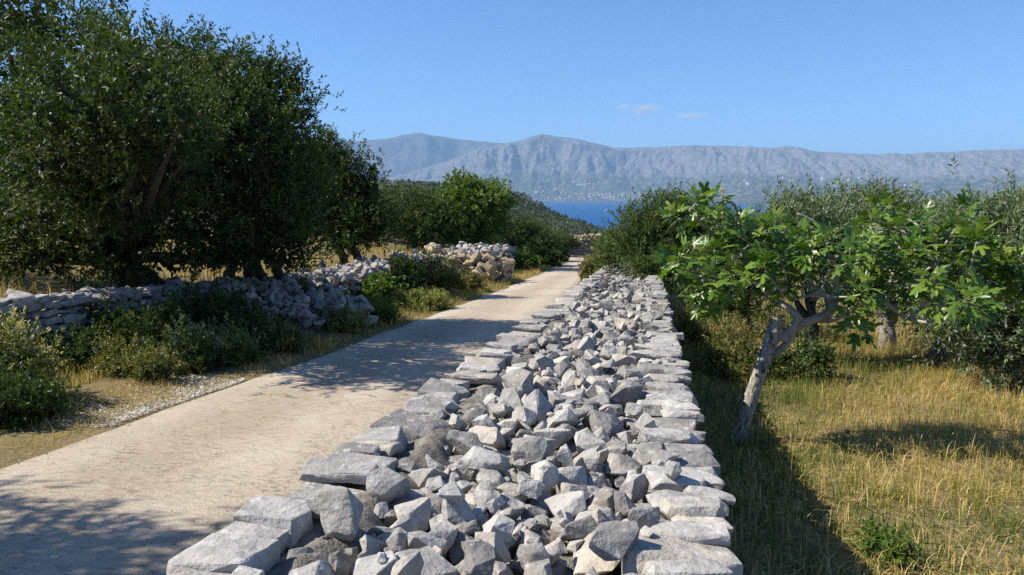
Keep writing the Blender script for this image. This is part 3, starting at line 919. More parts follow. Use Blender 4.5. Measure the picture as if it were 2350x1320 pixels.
def wobbly(a, b, rng, n=7, amp=0.12, sag=0.0):
    a = np.array(a, float); b = np.array(b, float)
    t = np.linspace(0, 1, n)[:, None]
    P = a + (b - a) * t
    ln = np.linalg.norm(b - a)
    j = rng.normal(size=(n, 3)) * amp * ln * 0.35; j[0] = 0; j[-1] = 0
    P = P + j; P[:, 2] += sag * np.sin(np.pi * t[:, 0]) * ln
    return P

def make_tree(name, label, cat, base, lobes, n_leaves, leaf, mat, bark, r0, fork, rng_seed, stems=None, group=None, twigs=0, **kw):
    rng = np.random.default_rng(rng_seed)
    base = np.array(base, float)
    t = thing(name, label, cat, tuple(base), group)
    rel = [tuple(np.array(l[:3]) - base) + tuple(l[3:]) for l in lobes]
    if 'min_z' in kw and kw['min_z'] is not None: kw['min_z'] = kw['min_z'] - base[2]
    V, F, tt, cc = crown_leaves(rel, n_leaves, leaf, rng, **kw)
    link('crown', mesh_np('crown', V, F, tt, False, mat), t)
    b = Bag()
    fk = np.array(fork, float) - base
    for st in (stems or [(0, 0)]):
        p0 = np.array([st[0], st[1], -0.12])
        P = np.array(smooth_path(wobbly(p0, fk + np.array([st[0], st[1], 0]) * 0.5, rng, 5, 0.10), 4))
        rad = np.linspace(r0 * 1.25, r0 * 0.75, len(P)); rad[0] *= 1.25
        b.add(*tube(P, rad, 9, 0.06, rng))
        for l in rel:
            c = np.array(l[:3])
            P = np.array(smooth_path(wobbly(P[-1] if False else fk + np.array([st[0], st[1], 0]) * 0.5, c, rng, 5, 0.10), 3))
            b.add(*tube(P, np.linspace(r0 * 0.38, r0 * 0.12, len(P)), 6, 0.05, rng))
    k = rng.choice(len(cc), min(len(cc), twigs or max(8, len(cc) // 5)), replace=False)
    C = np.array([l[:3] for l in rel])
    for i in k:
        c = C[np.argmin(((C - cc[i]) ** 2).sum(1))]
        P = wobbly(c, cc[i], rng, 5, 0.2)
        b.add(*tube(P, np.linspace(r0 * 0.16, 0.006, 5), 4, 0, rng))
    link('trunk', b.mesh('trunk', bark, True), t)
    return t

def make_bush(name, label, base, lobes, n_leaves, leaf, mat, seed, cat='bush', group=None, **kw):
    rng = np.random.default_rng(seed)
    base = np.array(base, float)
    t = thing(name, label, cat, tuple(base), group)
    V, F, tt, cc = crown_leaves(lobes, int(n_leaves * 0.55), (leaf[0] * 1.18, leaf[1] * 1.22), rng, min_z=-0.02, **kw)
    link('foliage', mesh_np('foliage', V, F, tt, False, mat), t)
    b = Bag()
    for i in rng.choice(len(cc), min(len(cc), 26), replace=False):
        p0 = np.array([rng.normal(0, 0.08), rng.normal(0, 0.08), -0.05])
        b.add(*tube(wobbly(p0, cc[i], rng, 5, 0.15), np.linspace(0.014, 0.004, 5), 4, 0, rng))
    link('stems', b.mesh('stems', BARK_DARK, True), t)
    return t

def gz(x, y): return float(terr(x, y))

EV_LEAF = (0.075, 0.030)
def lob(px, row, rp, y, rz=None, ry=None):
    """a crown lobe seen at this place in the picture, standing y metres ahead; radii in picture units"""
    c = at(px, row, y); k = y / FPX * 1.02
    e = 0.13
    return (c.x, c.y, c.z - 0.06, max(0.12, rp * k - e), max(0.12, (ry or rp) * k - e), max(0.12, (rz or rp) * k - e))
# big evergreen trees behind the terrace wall
make_tree('evergreen_tree', 'huge dark evergreen tree with a leaning trunk behind the terrace wall', 'tree', (-7.9, 10.8, gz(-7.9, 10.8)),
          [lob(150, 170, 200, 10.6), lob(-80, 260, 230, 10.8), lob(60, 40, 180, 10.8, 130), lob(270, 110, 140, 10.6, 110), lob(300, 300, 190, 10.3), lob(110, 400, 210, 10.2, 180),
           lob(400, 440, 150, 10.4), lob(-200, 420, 230, 10.6), lob(-230, 120, 220, 10.8), lob(60, 520, 170, 9.9, 100), lob(300, 530, 140, 10.0, 85), lob(-150, 560, 150, 10.2, 70), lob(130, 570, 120, 10.0, 55), lob(420, 520, 100, 10.4, 70),
           lob(340, 270, 170, 8.6), lob(200, 330, 190, 8.3), lob(430, 360, 120, 9.2), lob(60, 200, 170, 8.8), lob(230, 160, 130, 9.0), lob(380, 200, 90, 9.4),
           lob(330, 300, 150, 7.7), lob(200, 250, 150, 7.6), lob(440, 330, 90, 8.0), lob(100, 330, 150, 7.7), lob(400, 205, 85, 8.0), lob(300, 150, 95, 8.0), lob(60, 600, 160, 9.6, 50), lob(250, 600, 100, 9.8, 45),
           lob(330, 150, 95, 7.2), lob(250, 205, 115, 7.0), lob(420, 250, 80, 7.3), lob(120, 260, 120, 7.0), lob(200, 470, 125, 8.8, 85), lob(340, 480, 100, 9.0, 75), lob(80, 480, 130, 8.8, 85), lob(390, 595, 90, 10.2, 42), lob(455, 580, 80, 10.8, 40)],
          90000, EV_LEAF, EVERGREEN, BARK_DARK, 0.20, (-8.5, 10.6, 0.7), 1, stems=[(0, 0), (-0.5, 0.2)], min_z=0.12)
make_tree('evergreen_tree', 'tall dark rounded evergreen tree above the slumped terrace wall', 'tree', (-7.2, 12.4, gz(-7.2, 12.4)),
          [lob(560, 230, 140, 12.0), lob(645, 250, 95, 12.0), lob(490, 160, 110, 12.1, 95), lob(610, 165, 85, 12.0, 70), lob(400, 130, 110, 12.2, 85), lob(665, 190, 55, 12.0), lob(675, 350, 85, 11.8), lob(560, 400, 175, 11.6), lob(690, 460, 105, 11.8),
           lob(440, 330, 150, 11.9), lob(650, 540, 100, 11.5, 70), lob(530, 530, 120, 11.3, 75), lob(560, 300, 130, 10.6), lob(640, 360, 90, 10.9), lob(500, 220, 100, 10.8), lob(600, 470, 110, 10.8), lob(500, 585, 100, 11.3, 42), lob(640, 590, 90, 11.6, 40)],
          60000, EV_LEAF, EVERGREEN, BARK_DARK, 0.10, (-7.2, 12.3, 0.55), 2, stems=[(0, 0), (0.45, -0.2), (-0.5, 0.1), (0.8, 0.15)], min_z=0.05)
make_tree('evergreen_tree', 'smaller evergreen tree sloping down behind the sunlit rubble wall', 'tree', (-7.9, 18.4, gz(-7.9, 18.4)),
          [lob(765, 400, 75, 18.2, 90), lob(730, 350, 60, 18.3), lob(795, 470, 75, 18.0), lob(850, 425, 38, 18.2, 50), lob(855, 510, 55, 17.9), lob(710, 450, 90, 18.2), lob(790, 540, 70, 17.8, 45), lob(855, 385, 22, 18.2, 26)],
          34000, (0.09, 0.036), EVERGREEN, BARK_DARK, 0.11, (-8.0, 18.3, 0.5), 3, stems=[(0, 0), (0.4, 0.2)], min_z=-0.2)
# a tree just outside the view that throws its shadow on the lane
make_tree('evergreen_tree', 'evergreen tree beside the lane whose shadow falls across the concrete', 'tree', (-8.3, 2.2, gz(-8.3, 2.2)),
          [(-8.3, 2.0, 3.1, 1.5, 1.2, 1.3), (-7.4, 1.8, 2.4, 1.1, 0.9, 0.9), (-9.0, 1.8, 3.9, 1.3, 1.2, 0.9), (-8.0, 2.1, 3.9, 1.1, 0.9, 0.8), (-6.6, 2.1, 3.3, 0.9, 0.8, 0.7), (-7.3, 2.0, 4.3, 0.8, 0.7, 0.6)],
          24000, (0.09, 0.036), EVERGREEN, BARK_DARK, 0.14, (-8.3, 2.2, 1.8), 4)

# trees further along the lane
def lane_tree(label, x, y, top, rx, seed, n, mat, leaf=(0.10, 0.04), bark=BARK_DARK, low=0.3, **kw):
    g = gz(x, y); h = top - g
    rr = np.random.default_rng(seed)
    lobes = [(x, y, g + h * 0.55, rx, rx, h * 0.42)]
    for k in range(5):
        a = k * 1.257 + rr.uniform(-0.4, 0.4)
        lobes.append((x + math.cos(a) * rx * 0.6, y + math.sin(a) * rx * 0.6, g + h * rr.uniform(low, 0.7), rx * rr.uniform(0.5, 0.7), rx * rr.uniform(0.5, 0.7), h * rr.uniform(0.22, 0.3)))
    lobes.append((x + rr.normal(0, 0.2) * rx, y, g + h * 0.8, rx * 0.55, rx * 0.55, h * 0.2))
    return make_tree('evergreen_tree' if mat is EVERGREEN else 'broadleaf_tree', label, 'tree', (x, y, g), lobes, int(n * 0.68), (leaf[0] * 1.16, leaf[1] * 1.12), mat, bark, 0.1, (x, y, g + h * 0.25), seed, clump=0.32, sprigs=10, sprig_len=0.25, **kw)
p = at(950, 440, 33.0)
lane_tree('dark green tree in the gap behind the end of the rubble wall', p.x, 33.0, p.z, 1.9, 11, 26000, EVERGREEN)
p = at(1080, 408, 34.5)
lane_tree('bright leafy tree with bare grey branches above the yellowish rubble', p.x, 34.5, p.z, 1.75, 12, 26000, BRIGHT, (0.14, 0.075), BARK_GREY, twigs=70)
p = at(1200, 505, 39.0)
lane_tree('dark evergreen beside the lane just past the short stone wall', p.x - 0.6, 39.0, p.z, 1.45, 13, 20000, EVERGREEN, low=0.2)
p = at(1262, 522, 46.0)
lane_tree('round evergreen overhanging the lane before the far bend', p.x - 0.7, 46.0, p.z, 1.45, 14, 20000, LENTISK, (0.11, 0.045), low=0.2)
p = at(1305, 540, 56.0)
lane_tree('small evergreen on the inside of the far bend', p.x - 0.9, 56.0, p.z, 1.3, 15, 14000, EVERGREEN, (0.12, 0.05), low=0.2)
p = at(1005, 445, 42.0)
lane_tree('green tree standing behind the bright leafy tree', p.x, 42.0, p.z, 2.4, 16, 22000, LENTISK, (0.13, 0.055))
p = at(905, 436, 48.0)
lane_tree('wide evergreen on the rising ground beyond the gap', p.x, 48.0, p.z, 2.8, 17, 22000, LENTISK, (0.14, 0.06))
p = at(830, 445, 40.0)
lane_tree('evergreen half hidden behind the smaller sloping evergreen', p.x, 40.0, p.z, 2.6, 18, 16000, EVERGREEN, (0.14, 0.06))

# ------------------------------------------------------------------ olives right of the wall
def olive(name, label, x, y, lobes, n, seed, r0=0.12, mat=OLIVE, leaf=(0.07, 0.020), bark=BARK_GREY, fork=0.6, **kw):
    g = gz(x, y)
    return make_tree(name, label, 'tree', (x, y, g), lobes, int(n * 0.65), (leaf[0] * 1.15, leaf[1] * 1.12), mat, bark, r0, (x, y, g + fork), seed, clump=0.2, sprigs=9, per_sprig=11, sprig_len=0.24, up=0.6, min_z=g + 0.12, **kw)
olive('lentisk_tree', 'rounded fine leaved green tree leaning over the end of the broad wall', 1.0, 16.6,
      [lob(1550, 530, 85, 16.6), lob(1475, 545, 75, 16.8, 85), lob(1640, 560, 75, 16.6), lob(1420, 580, 50, 17.5, 45), lob(1500, 605, 60, 16.0, 45), lob(1580, 620, 75, 16.2, 60), lob(1550, 475, 40, 16.6), lob(1480, 490, 35, 16.8), lob(1640, 515, 40, 16.8), lob(1400, 560, 35, 19, 30)],
      66000, 31, 0.09, LENTISK, (0.07, 0.022))
olive('olive_tree', 'grey green olive with a dark trunk directly behind the fig tree', 2.25, 10.6,
      [lob(1820, 545, 80, 10.8), lob(1740, 575, 60, 10.9), lob(1890, 560, 80, 10.8), lob(1850, 500, 45, 10.8, 50), lob(1790, 610, 70, 10.6, 50)], 36000, 32, 0.11, bark=BARK_DARK)
olive('olive_tree', 'silvery olive with tall upright shoots rising above the fig leaves', 3.75, 12.4,
      [lob(1990, 530, 90, 12.4), lob(2090, 550, 85, 12.4), lob(2015, 460, 35, 12.4, 38), lob(1920, 530, 60, 12.4), lob(2060, 620, 80, 12.2, 60), lob(1850, 475, 40, 12.6, 40)], 44000, 33, 0.13)
olive('olive_tree', 'large low olive at the edge of the field with dark shade beneath', 4.9, 9.9,
      [lob(2230, 550, 85, 9.9), lob(2320, 560, 100, 9.8), lob(2180, 640, 85, 9.6), lob(2290, 690, 110, 9.4), lob(2180, 740, 75, 9.3, 55), lob(2300, 790, 100, 9.2, 60), lob(2240, 482, 36, 9.9, 30), lob(2420, 560, 120, 9.9), lob(2420, 720, 120, 9.6)], 66000, 34, 0.12)
olive('olive_tree', 'pale olive farther back between the fig tree and the sea', 4.0, 17.5,
      [lob(1760, 545, 60, 17.5, 45), lob(1840, 530, 55, 17.5), lob(1930, 515, 60, 17.5)], 26000, 35, 0.12, leaf=(0.08, 0.024))
olive('olive_tree', 'broad olive on the skyline behind the low dark olive', 7.0, 14.0,
      [lob(2140, 525, 60, 14.0, 52), lob(2230, 522, 65, 14.0, 48), lob(2320, 530, 65, 14.0, 55), lob(2420, 520, 90, 14), lob(2200, 590, 110, 13.8, 65)], 42000, 36, 0.13, leaf=(0.08, 0.024))
olive('olive_tree', 'dense olive filling the gap behind the fig crown', 4.05, 11.2,
      [lob(2060, 600, 85, 11.2), lob(2130, 650, 80, 11.0), lob(1990, 620, 60, 11.3), lob(2110, 570, 70, 11.3), lob(2160, 720, 60, 10.8, 50)], 30000, 37, 0.1)
olive('lentisk_tree', 'low green tree in the shade between the wall and the fig', 1.75, 13.4,
      [lob(1690, 590, 70, 13.4), lob(1640, 620, 60, 13.3), lob(1720, 640, 60, 13.2, 50), lob(1620, 670, 50, 13.2, 40), lob(1690, 690, 55, 13.0, 40)], 24000, 38, 0.08, LENTISK, (0.07, 0.022), fork=0.3)

# ------------------------------------------------------------------ the fig tree
def fig_leaf_mesh(i):
    rng = np.random.default_rng(900 + i)
    # outline of a five-lobed leaf, tip along +Y, unit length
    pts = []
    lob_a = [-118, -58, 0, 58, 118]; lob_r = [0.42, 0.72, 1.0, 0.72, 0.42]
    for k, (a, r) in enumerate(zip(lob_a, lob_r)):
        a = R(a + rng.normal(0, 4)); r *= rng.uniform(0.9, 1.1)
        wdt = 0.15 + 0.02 * rng.random()
        d = np.array([math.sin(a), math.cos(a)]); n = np.array([d[1], -d[0]])
        pts += [d * r * 0.62 - n * wdt, d * r * 0.88 - n * wdt * 0.75, d * r, d * r * 0.88 + n * wdt * 0.75, d * r * 0.62 + n * wdt]
        if k < 4:
            m = R((lob_a[k] + lob_a[k + 1]) / 2); pts.append(np.array([math.sin(m), math.cos(m)]) * 0.30)
    pts.append(np.array([0.06, -0.16])); pts.append(np.array([-0.06, -0.16]))
    P = np.array(pts) * 0.62; P[:, 1] += 0.36
    V = [[0, 0.36, 0.0]]; rad = np.linalg.norm(P - np.array([0, 0.36]), axis=1)
    for p, r in zip(P, rad):
        V.append([p[0], p[1], 0])
    V = np.array(V)
    # arch, cup and ripple
    V[:, 2] = -0.30 * (V[:, 1] - 0.3) ** 2 - rng.uniform(0.1, 0.5) * V[:, 0] ** 2 + rng.normal(0, 0.022, len(V))
    V[0, 2] += 0.02
    n = len(P)
    F = np.array([(0, 1 + (j + 1) % n, 1 + j) for j in range(n)])
    # petiole
    q = np.array([[-0.012, 0.24, 0], [0.012, 0.24, 0], [0.012, -0.10, 0.02], [-0.012, -0.10, 0.02]])
    nv = len(V); V = np.vstack([V, q]); Q = np.array([[nv, nv + 1, nv + 2, nv + 3]])
    V[:, 1] += 0.10
    return V, F, Q
FIGM = []
for i in range(10):
    V, T, Q = fig_leaf_mesh(i)
    tint = np.full(len(V), (i + 0.5) / 10.0); tint[-4:] = 1.0
    FIGM.append((V, T, Q, mesh_np('leaf', V, [T, Q], tint, True, FIGLEAF)))

FY = 6.45
frng = np.random.default_rng(77)
fb = at(1700, 1000, FY); fig_base = np.array([fb.x, FY, gz(fb.x, FY)])
fig = thing('fig_tree', 'leaning fig tree with sawn trunk and big lobed green leaves beside the wall', 'tree', tuple(fig_base))
def fp(px, row, dy=0.0): return np.array(at(px, row, FY + dy)) - fig_base
k = FY / FPX
trunk_path = smooth_path([fp(1697, 1012), fp(1712, 950), fp(1735, 880), fp(1758, 810), fp(1776, 765), fp(1784, 732)], 9)
b = Bag(); V, Q, T = tube(trunk_path, np.interp(np.linspace(0, 1, len(trunk_path)), [0, 0.1, 0.5, 0.85, 1], [0.085, 0.06, 0.056, 0.061, 0.058]), 16, 0.075, frng)
b.add(V, Q, T)
link('trunk', b.mesh('trunk', BARK_FIG, True), fig)
b = Bag()
tip = np.array(trunk_path[-1]); tdir = unit(tip - np.array(trunk_path[-2]))
b.add(*tube([tip - tdir * 0.01, tip + tdir * 0.012], [0.06, 0.056], 14, 0.03, frng))
link('sawn_top', b.mesh('sawn_top', SAWN), fig)
LIMBS = [  # (points, start radius, end radius)
    ([(1796, 782, .0), (1818, 752, .0), (1830, 730, 0), (1805, 705, .05), (1775, 690, .1), (1745, 655, .15), (1715, 610, .2), (1690, 560, .25), (1660, 520, .3)], .042, .018),
    ([(1790, 780, 0), (1822, 752, 0), (1868, 733, 0), (1905, 715, 0), (1918, 690, .0), (1935, 683, .05), (1960, 695, .05), (1985, 690, .1)], .042, .02),
    ([(1775, 815, .03), (1806, 788, .05), (1826, 755, .08), (1860, 735, .12), (1905, 735, .18), (1940, 722, .25), (1985, 700, .3)], .036, .018),
    ([(1918, 690, 0), (1920, 650, 0), (1920, 615, .02), (1900, 580, .05), (1890, 540, .1)], .026, .012),
    ([(1918, 688, 0), (1885, 675, -.1), (1850, 680, -.2), (1815, 690, -.3)], .022, .010),
    ([(1985, 690, .1), (2020, 690, .05), (2060, 715, 0), (2085, 730, -.05), (2120, 700, -.1), (2150, 660, -.1)], .024, .012),
    ([(1985, 690, .1), (2010, 680, .2), (2040, 660, .3), (2070, 645, .35), (2100, 640, .35), (2130, 620, .4), (2140, 605, .4)], .026, .014),
    ([(2100, 640, .35), (2150, 640, .4), (2200, 640, .4), (2250, 630, .4), (2310, 620, .3)], .018, .010),
    ([(1715, 610, .2), (1735, 570, .3), (1755, 555, .4), (1770, 535, .45)], .024, .011),
    ([(1690, 560, .25), (1640, 540, .2), (1600, 500, .2), (1580, 480, .2)], .018, .010),
    ([(1745, 655, .15), (1690, 650, .0), (1640, 640, -.1), (1600, 630, -.15)], .018, .010),
    ([(1940, 660, .05), (1965, 610, .05), (1985, 560, .1), (2000, 520, .1)], .018, .010),
    ([(2040, 660, .3), (2060, 600, .3), (2090, 550, .25), (2110, 520, .25)], .018, .010),
    ([(2140, 605, .4), (2170, 560, .3), (2200, 520, .3), (2240, 500, .3)], .016, .009),
    ([(1890, 540, .1), (1870, 510, .15), (1830, 490, .15)], .012, .008),
    ([(1690, 560, .25), (1700, 520, .2), (1690, 480, .1), (1680, 465, .05)], .016, .009),
    ([(2085, 730, -.05), (2130, 740, -.2), (2180, 720, -.3), (2230, 700, -.35)], .014, .009),
]
tips = []
for pts, ra, rb in LIMBS:
    P = smooth_path([fp(*q) for q in pts], 5)
    b = Bag(); b.add(*tube(P, np.linspace(ra, rb, len(P)), 9, 0.03, frng))
    link('limb', b.mesh('limb', BARK_FIGLIMB, True), fig)
# leaf rosettes: (picture x, row, depth shift, spread)
ROS = [(1600, 470, .2), (1640, 465, .1), (1585, 490, .3), (1560, 515, .1), (1630, 500, .0), (1690, 520, .1), (1660, 520, -.1), (1720, 530, .2), (1745, 540, .1), (1700, 535, -.1), (1770, 535, .3), (1795, 545, .2),
       (1580, 590, -.1), (1560, 600, .1), (1620, 600, -.2), (1600, 640, -.1), (1650, 620, -.2), (1625, 660, -.15), (1690, 600, -.1), (1640, 570, .1), (1720, 570, -.1), (1760, 570, .0), (1700, 640, -.1), (1745, 630, -.2),
       (1790, 600, -.1), (1770, 660, -.1), (1620, 700, -.1), (1760, 690, -.2), (1830, 600, .0), (1810, 570, .1), (1850, 560, .1), (1880, 590, .1), (1850, 620, -.1), (1820, 650, -.2), (1880, 650, -.1), (1905, 560, .0), (1940, 600, .0),
       (1960, 560, .0), (1985, 530, .1), (2010, 510, .1), (2035, 480, .15), (2040, 530, .0), (2000, 580, -.1), (1975, 630, -.1), (1950, 660, -.15), (2020, 620, -.1), (2060, 580, .1), (2090, 540, .2), (2120, 510, .2), (2110, 570, .0),
       (2080, 620, -.1), (2060, 660, -.1), (2140, 560, .1), (2160, 600, -.1), (2190, 540, .2), (2230, 520, .2), (2210, 570, .0), (2130, 640, -.1), (2090, 660, -.2), (2170, 650, -.2), (2250, 560, .2), (2150, 700, -.2), (1975, 760, -.15), (1960, 710, -.1),
       (1990, 680, .1), (2210, 690, -.3), (2250, 640, -.2), (2290, 620, -.3), (2310, 660, -.2), (2340, 610, -.2), (2280, 680, -.3), (2240, 720, -.3), (2320, 640, .1), (2370, 640, -.1), (2200, 620, -.3), (2260, 600, .0), (2340, 690, -.3), (2390, 610, .0), (2060, 700, -.2)]
allp = np.concatenate([np.array(smooth_path([fp(*q) for q in pts], 5)) for pts, _, _ in LIMBS])
leaves = []
b = Bag()
for i in range(12):
    q = ROS[frng.integers(78)]
    ROS.append((q[0] + frng.normal(0, 30), min(690, q[1] + frng.normal(0, 22)), q[2] + frng.normal(0.1, 0.3)))
for (px, row, dy) in ROS:
    c = fp(px + frng.normal(0, 6), row + frng.normal(0, 5), dy + frng.normal(0, 0.25))
    j = np.argmin(((allp - c) ** 2).sum(1) + np.where(allp[:, 2] > c[2], 0.1, 0.0))
    a0 = allp[j]
    if np.linalg.norm(c - a0) > 0.05:
        b.add(*tube(smooth_path(wobbly(a0, c, frng, 4, 0.15), 3), np.linspace(0.011, 0.006, 10), 5, 0, frng))
    ax = unit(unit(c - a0) * 0.6 + np.array([0, 0, 0.7]) + frng.normal(size=3) * 0.15)
    n = frng.integers(11, 16)
    for m in range(n):
        el = lerp(70, -28, (m + frng.random()) / n); az = m * 2.4 + frng.normal(0, 0.3)
        ref = unit(np.cross(ax, [0.2, 1, 0.1])); rf2 = np.cross(ax, ref)
        d = unit(ax * math.sin(R(el)) + (ref * math.cos(az) + rf2 * math.sin(az)) * math.cos(R(el)) + np.array([0, 0, -0.12]))
        s = frng.uniform(0.10, 0.205)
        up = unit(ax * 0.9 + np.array([0, 0, 0.6]) + frng.normal(size=3) * 0.3)
        X = unit(np.cross(d, up)); Z = np.cross(X, d)
        M = np.stack([X, d, Z], 1)
        leaves.append((frng.integers(10), s, M, c + ax * (0.05 * (el / 70)) + d * 0.02))
# young green figs
for m in range(26):
    px, row, dy = ROS[frng.integers(len(ROS))]
    c = fp(px + frng.normal(0, 8), row + 12, dy)
    prof = [(0.0, .004), (.006, .010), (.016, .0155), (.028, .014), (.036, .007), (.04, .003)]
    fbag = Bag(); fbag.add(*tube([c + np.array([0, 0, -z]) for z, _ in prof], [r for _, r in prof], 8, 0, frng), tint=0.75)
    link('fruit', fbag.mesh('fruit', BRIGHT, True), fig)
link('twigs', b.mesh('twigs', BARK_FIGLIMB, True), fig)['kind'] = 'stuff'
frng.shuffle(leaves)
leaves.sort(key=lambda l: -l[1] / (FY + l[3][1]))
for v, s, M, p in leaves[:300]:
    o = bpy.data.objects.new('leaf', FIGM[v][3]); COL.objects.link(o); o.parent = fig
    o.matrix_local = Matrix.Translation(Vector(p)) @ Matrix(M.tolist()).to_4x4() @ Matrix.Diagonal((s, s, s, 1))
b = Bag()
for v, s, M, p in leaves[300:]:
    V, T, Q, me = FIGM[v]
    b.add((V * s) @ M.T + p, Q, T, (v + 0.5) / 10.0)
o = link('smaller_leaves', b.mesh('smaller_leaves', FIGLEAF, True), fig); o['kind'] = 'stuff'

# ------------------------------------------------------------------ bushes along the lane
def bush_at(label, px, row, y, w, h, seed, mat, n, leaf, name='bush', d=None, dx=0.0, **kw):
    p = at(px, row, y); x = p.x + dx
    rr = np.random.default_rng(seed); d = d or w * 0.8
    lobes = [(0, 0, h * 0.22, w * 0.36, d * 0.36, h * 0.66)]
    for k in range(6):
        a = k * 1.05 + rr.uniform(-0.3, 0.3)
        lobes.append((math.cos(a) * w * 0.3, math.sin(a) * d * 0.3, h * rr.uniform(0.08, 0.5), w * rr.uniform(0.18, 0.26), d * rr.uniform(0.16, 0.24), h * rr.uniform(0.2, 0.34)))
    return make_bush(name, label, (x, y, gz(x, y)), lobes, n, leaf, mat, seed, **kw)
BK = dict(per_sprig=10, sprig_len=0.12, clump=0.12, sprigs=8)
bush_at('pale yellow flowering bush at the near edge of the lane', 20, 1040, 5.8, 1.05, 0.92, 51, PALESHRUB, 18000, (0.04, 0.014), tip_tint=1.1, dx=-0.12, **BK)
bush_at('dark low bush under the pale yellow bush at the lane edge', 40, 1065, 5.3, 0.95, 0.4, 78, EVERGREEN, 11000, (0.04, 0.015), dx=-0.05, **BK)
bush_at('low dark bush at the foot of the terrace wall beside gravel', 190, 920, 7.6, 1.0, 0.38, 52, EVERGREEN, 11000, (0.04, 0.015), **BK)
bush_at('dark green bush spreading under the terrace wall', 330, 880, 8.6, 1.3, 0.78, 53, EVERGREEN, 16000, (0.045, 0.018), **BK)
bush_at('grey green bush at the lane edge in tree shade', 480, 890, 8.3, 1.1, 0.55, 54, OLIVE, 11000, (0.045, 0.016), **BK)
bush_at('tall black-green bush against the middle of the terrace wall', 480, 830, 9.6, 1.6, 0.95, 55, EVERGREEN, 18000, (0.05, 0.02), **BK)
bush_at('dark bush beside the slumped stones', 600, 850, 9.3, 1.0, 0.6, 56, EVERGREEN, 10000, (0.045, 0.018), **BK)
bush_at('dark shrub reaching the lane edge below the black-green bush', 400, 915, 7.6, 1.0, 0.42, 77, EVERGREEN, 9000, (0.045, 0.018), **BK)
bush_at('dull green shrub creeping onto the concrete in the tree shade', 540, 890, 8.35, 0.8, 0.36, 79, LENTISK, 7000, (0.045, 0.016), **BK)
bush_at('last dark shrub on the shaded lane edge before the slumped stones', 635, 855, 9.2, 0.7, 0.34, 80, HEATH, 6000, (0.045, 0.016), **BK)
bush_at('brown green shrub at the upper end of the gravel', 300, 925, 7.4, 0.7, 0.36, 81, HEATH, 6000, (0.04, 0.015), **BK)
bush_at('small yellow green tuft lit by sun at the gravel', 355, 935, 7.0, 0.42, 0.3, 57, HEATH, 4500, (0.035, 0.013), tip_tint=0.7, **BK)
bush_at('small sunlit bush between the gravel and the dark bushes', 270, 915, 7.35, 0.42, 0.36, 58, HEATH, 4500, (0.035, 0.013), tip_tint=0.6, **BK)
bush_at('bramble growing over the slumped stones', 720, 680, 12.6, 1.1, 0.75, 59, BRIGHT, 5000, (0.07, 0.05), **BK)
bush_at('bramble draped over the start of the rubble wall', 850, 650, 15.0, 1.3, 0.7, 60, BRIGHT, 6000, (0.07, 0.05), **BK)
bush_at('dark bush against the face of the rubble wall', 920, 670, 17.2, 1.1, 1.1, 61, EVERGREEN, 12000, (0.055, 0.024), **BK)
bush_at('rusty green flowering bush before the end of the rubble wall', 1000, 660, 19.2, 1.6, 0.95, 62, HEATH, 16000, (0.055, 0.022), tip_tint=0.9, **BK)
bush_at('brownish low bush reaching the lane by the yellow rubble', 1060, 672, 20.6, 1.4, 0.5, 63, HEATH, 12000, (0.05, 0.018), tip_tint=1.1, **BK)
bush_at('mixed green herb clump on the verge before the rubble wall', 940, 715, 15.2, 1.5, 0.42, 64, PALESHRUB, 14000, (0.06, 0.014), tip_tint=0.35, **BK)
bush_at('fresh green clump at the verge where the shade begins', 860, 755, 12.9, 1.0, 0.42, 65, BRIGHT, 12000, (0.06, 0.012), **BK)
bush_at('olive green tuft spreading onto the lane edge', 790, 790, 11.4, 0.8, 0.32, 66, PALESHRUB, 9000, (0.06, 0.010), **BK)
bush_at('yellow green grass clump on the verge', 990, 725, 15.6, 0.9, 0.3, 67, PALESHRUB, 8000, (0.06, 0.012), tip_tint=0.2, **BK)
bush_at('orange and green bush between the lane and the wall end', 1365, 640, 27.0, 1.2, 0.95, 68, HEATH, 12000, (0.07, 0.03), tip_tint=0.5, **BK)
bush_at('green shrub on the verge beyond the short stone wall', 1205, 640, 33.0, 1.3, 1.0, 69, BRIGHT, 9000, (0.09, 0.05), **BK)
bush_at('dark shrub low beside the lane under the evergreens', 1250, 620, 38.0, 2.0, 1.1, 70, EVERGREEN, 12000, (0.09, 0.04), **BK)
bush_at('low shrub in shade before the far bend', 1295, 605, 47.0, 2.4, 1.2, 71, EVERGREEN, 12000, (0.1, 0.045), dx=-0.8, **BK)
bush_at('brown dry shrub in the field behind the sawn fig trunk', 1700, 770, 9.6, 1.1, 0.7, 72, HEATH, 12000, (0.045, 0.012), tip_tint=0.9, **BK)
bush_at('dark leafy shrub beside the fig trunk in the field', 1840, 800, 9.4, 0.7, 0.55, 73, LENTISK, 9000, (0.045, 0.018), **BK)
bush_at('dry brown weeds against the shady foot of the wall', 1600, 700, 11.8, 0.8, 0.65, 74, HEATH, 8000, (0.05, 0.012), tip_tint=0.9, **BK)
bush_at('bright green weed clump in the dry grass', 2030, 1270, 4.1, 0.26, 0.13, 75, BRIGHT, 2200, (0.03, 0.014), per_sprig=10, sprig_len=0.08, clump=0.06, sprigs=8)
bush_at('small leafy bush on top of the rubble near the gap', 985, 580, 22.5, 0.9, 0.8, 76, BRIGHT, 5000, (0.08, 0.05), **BK)

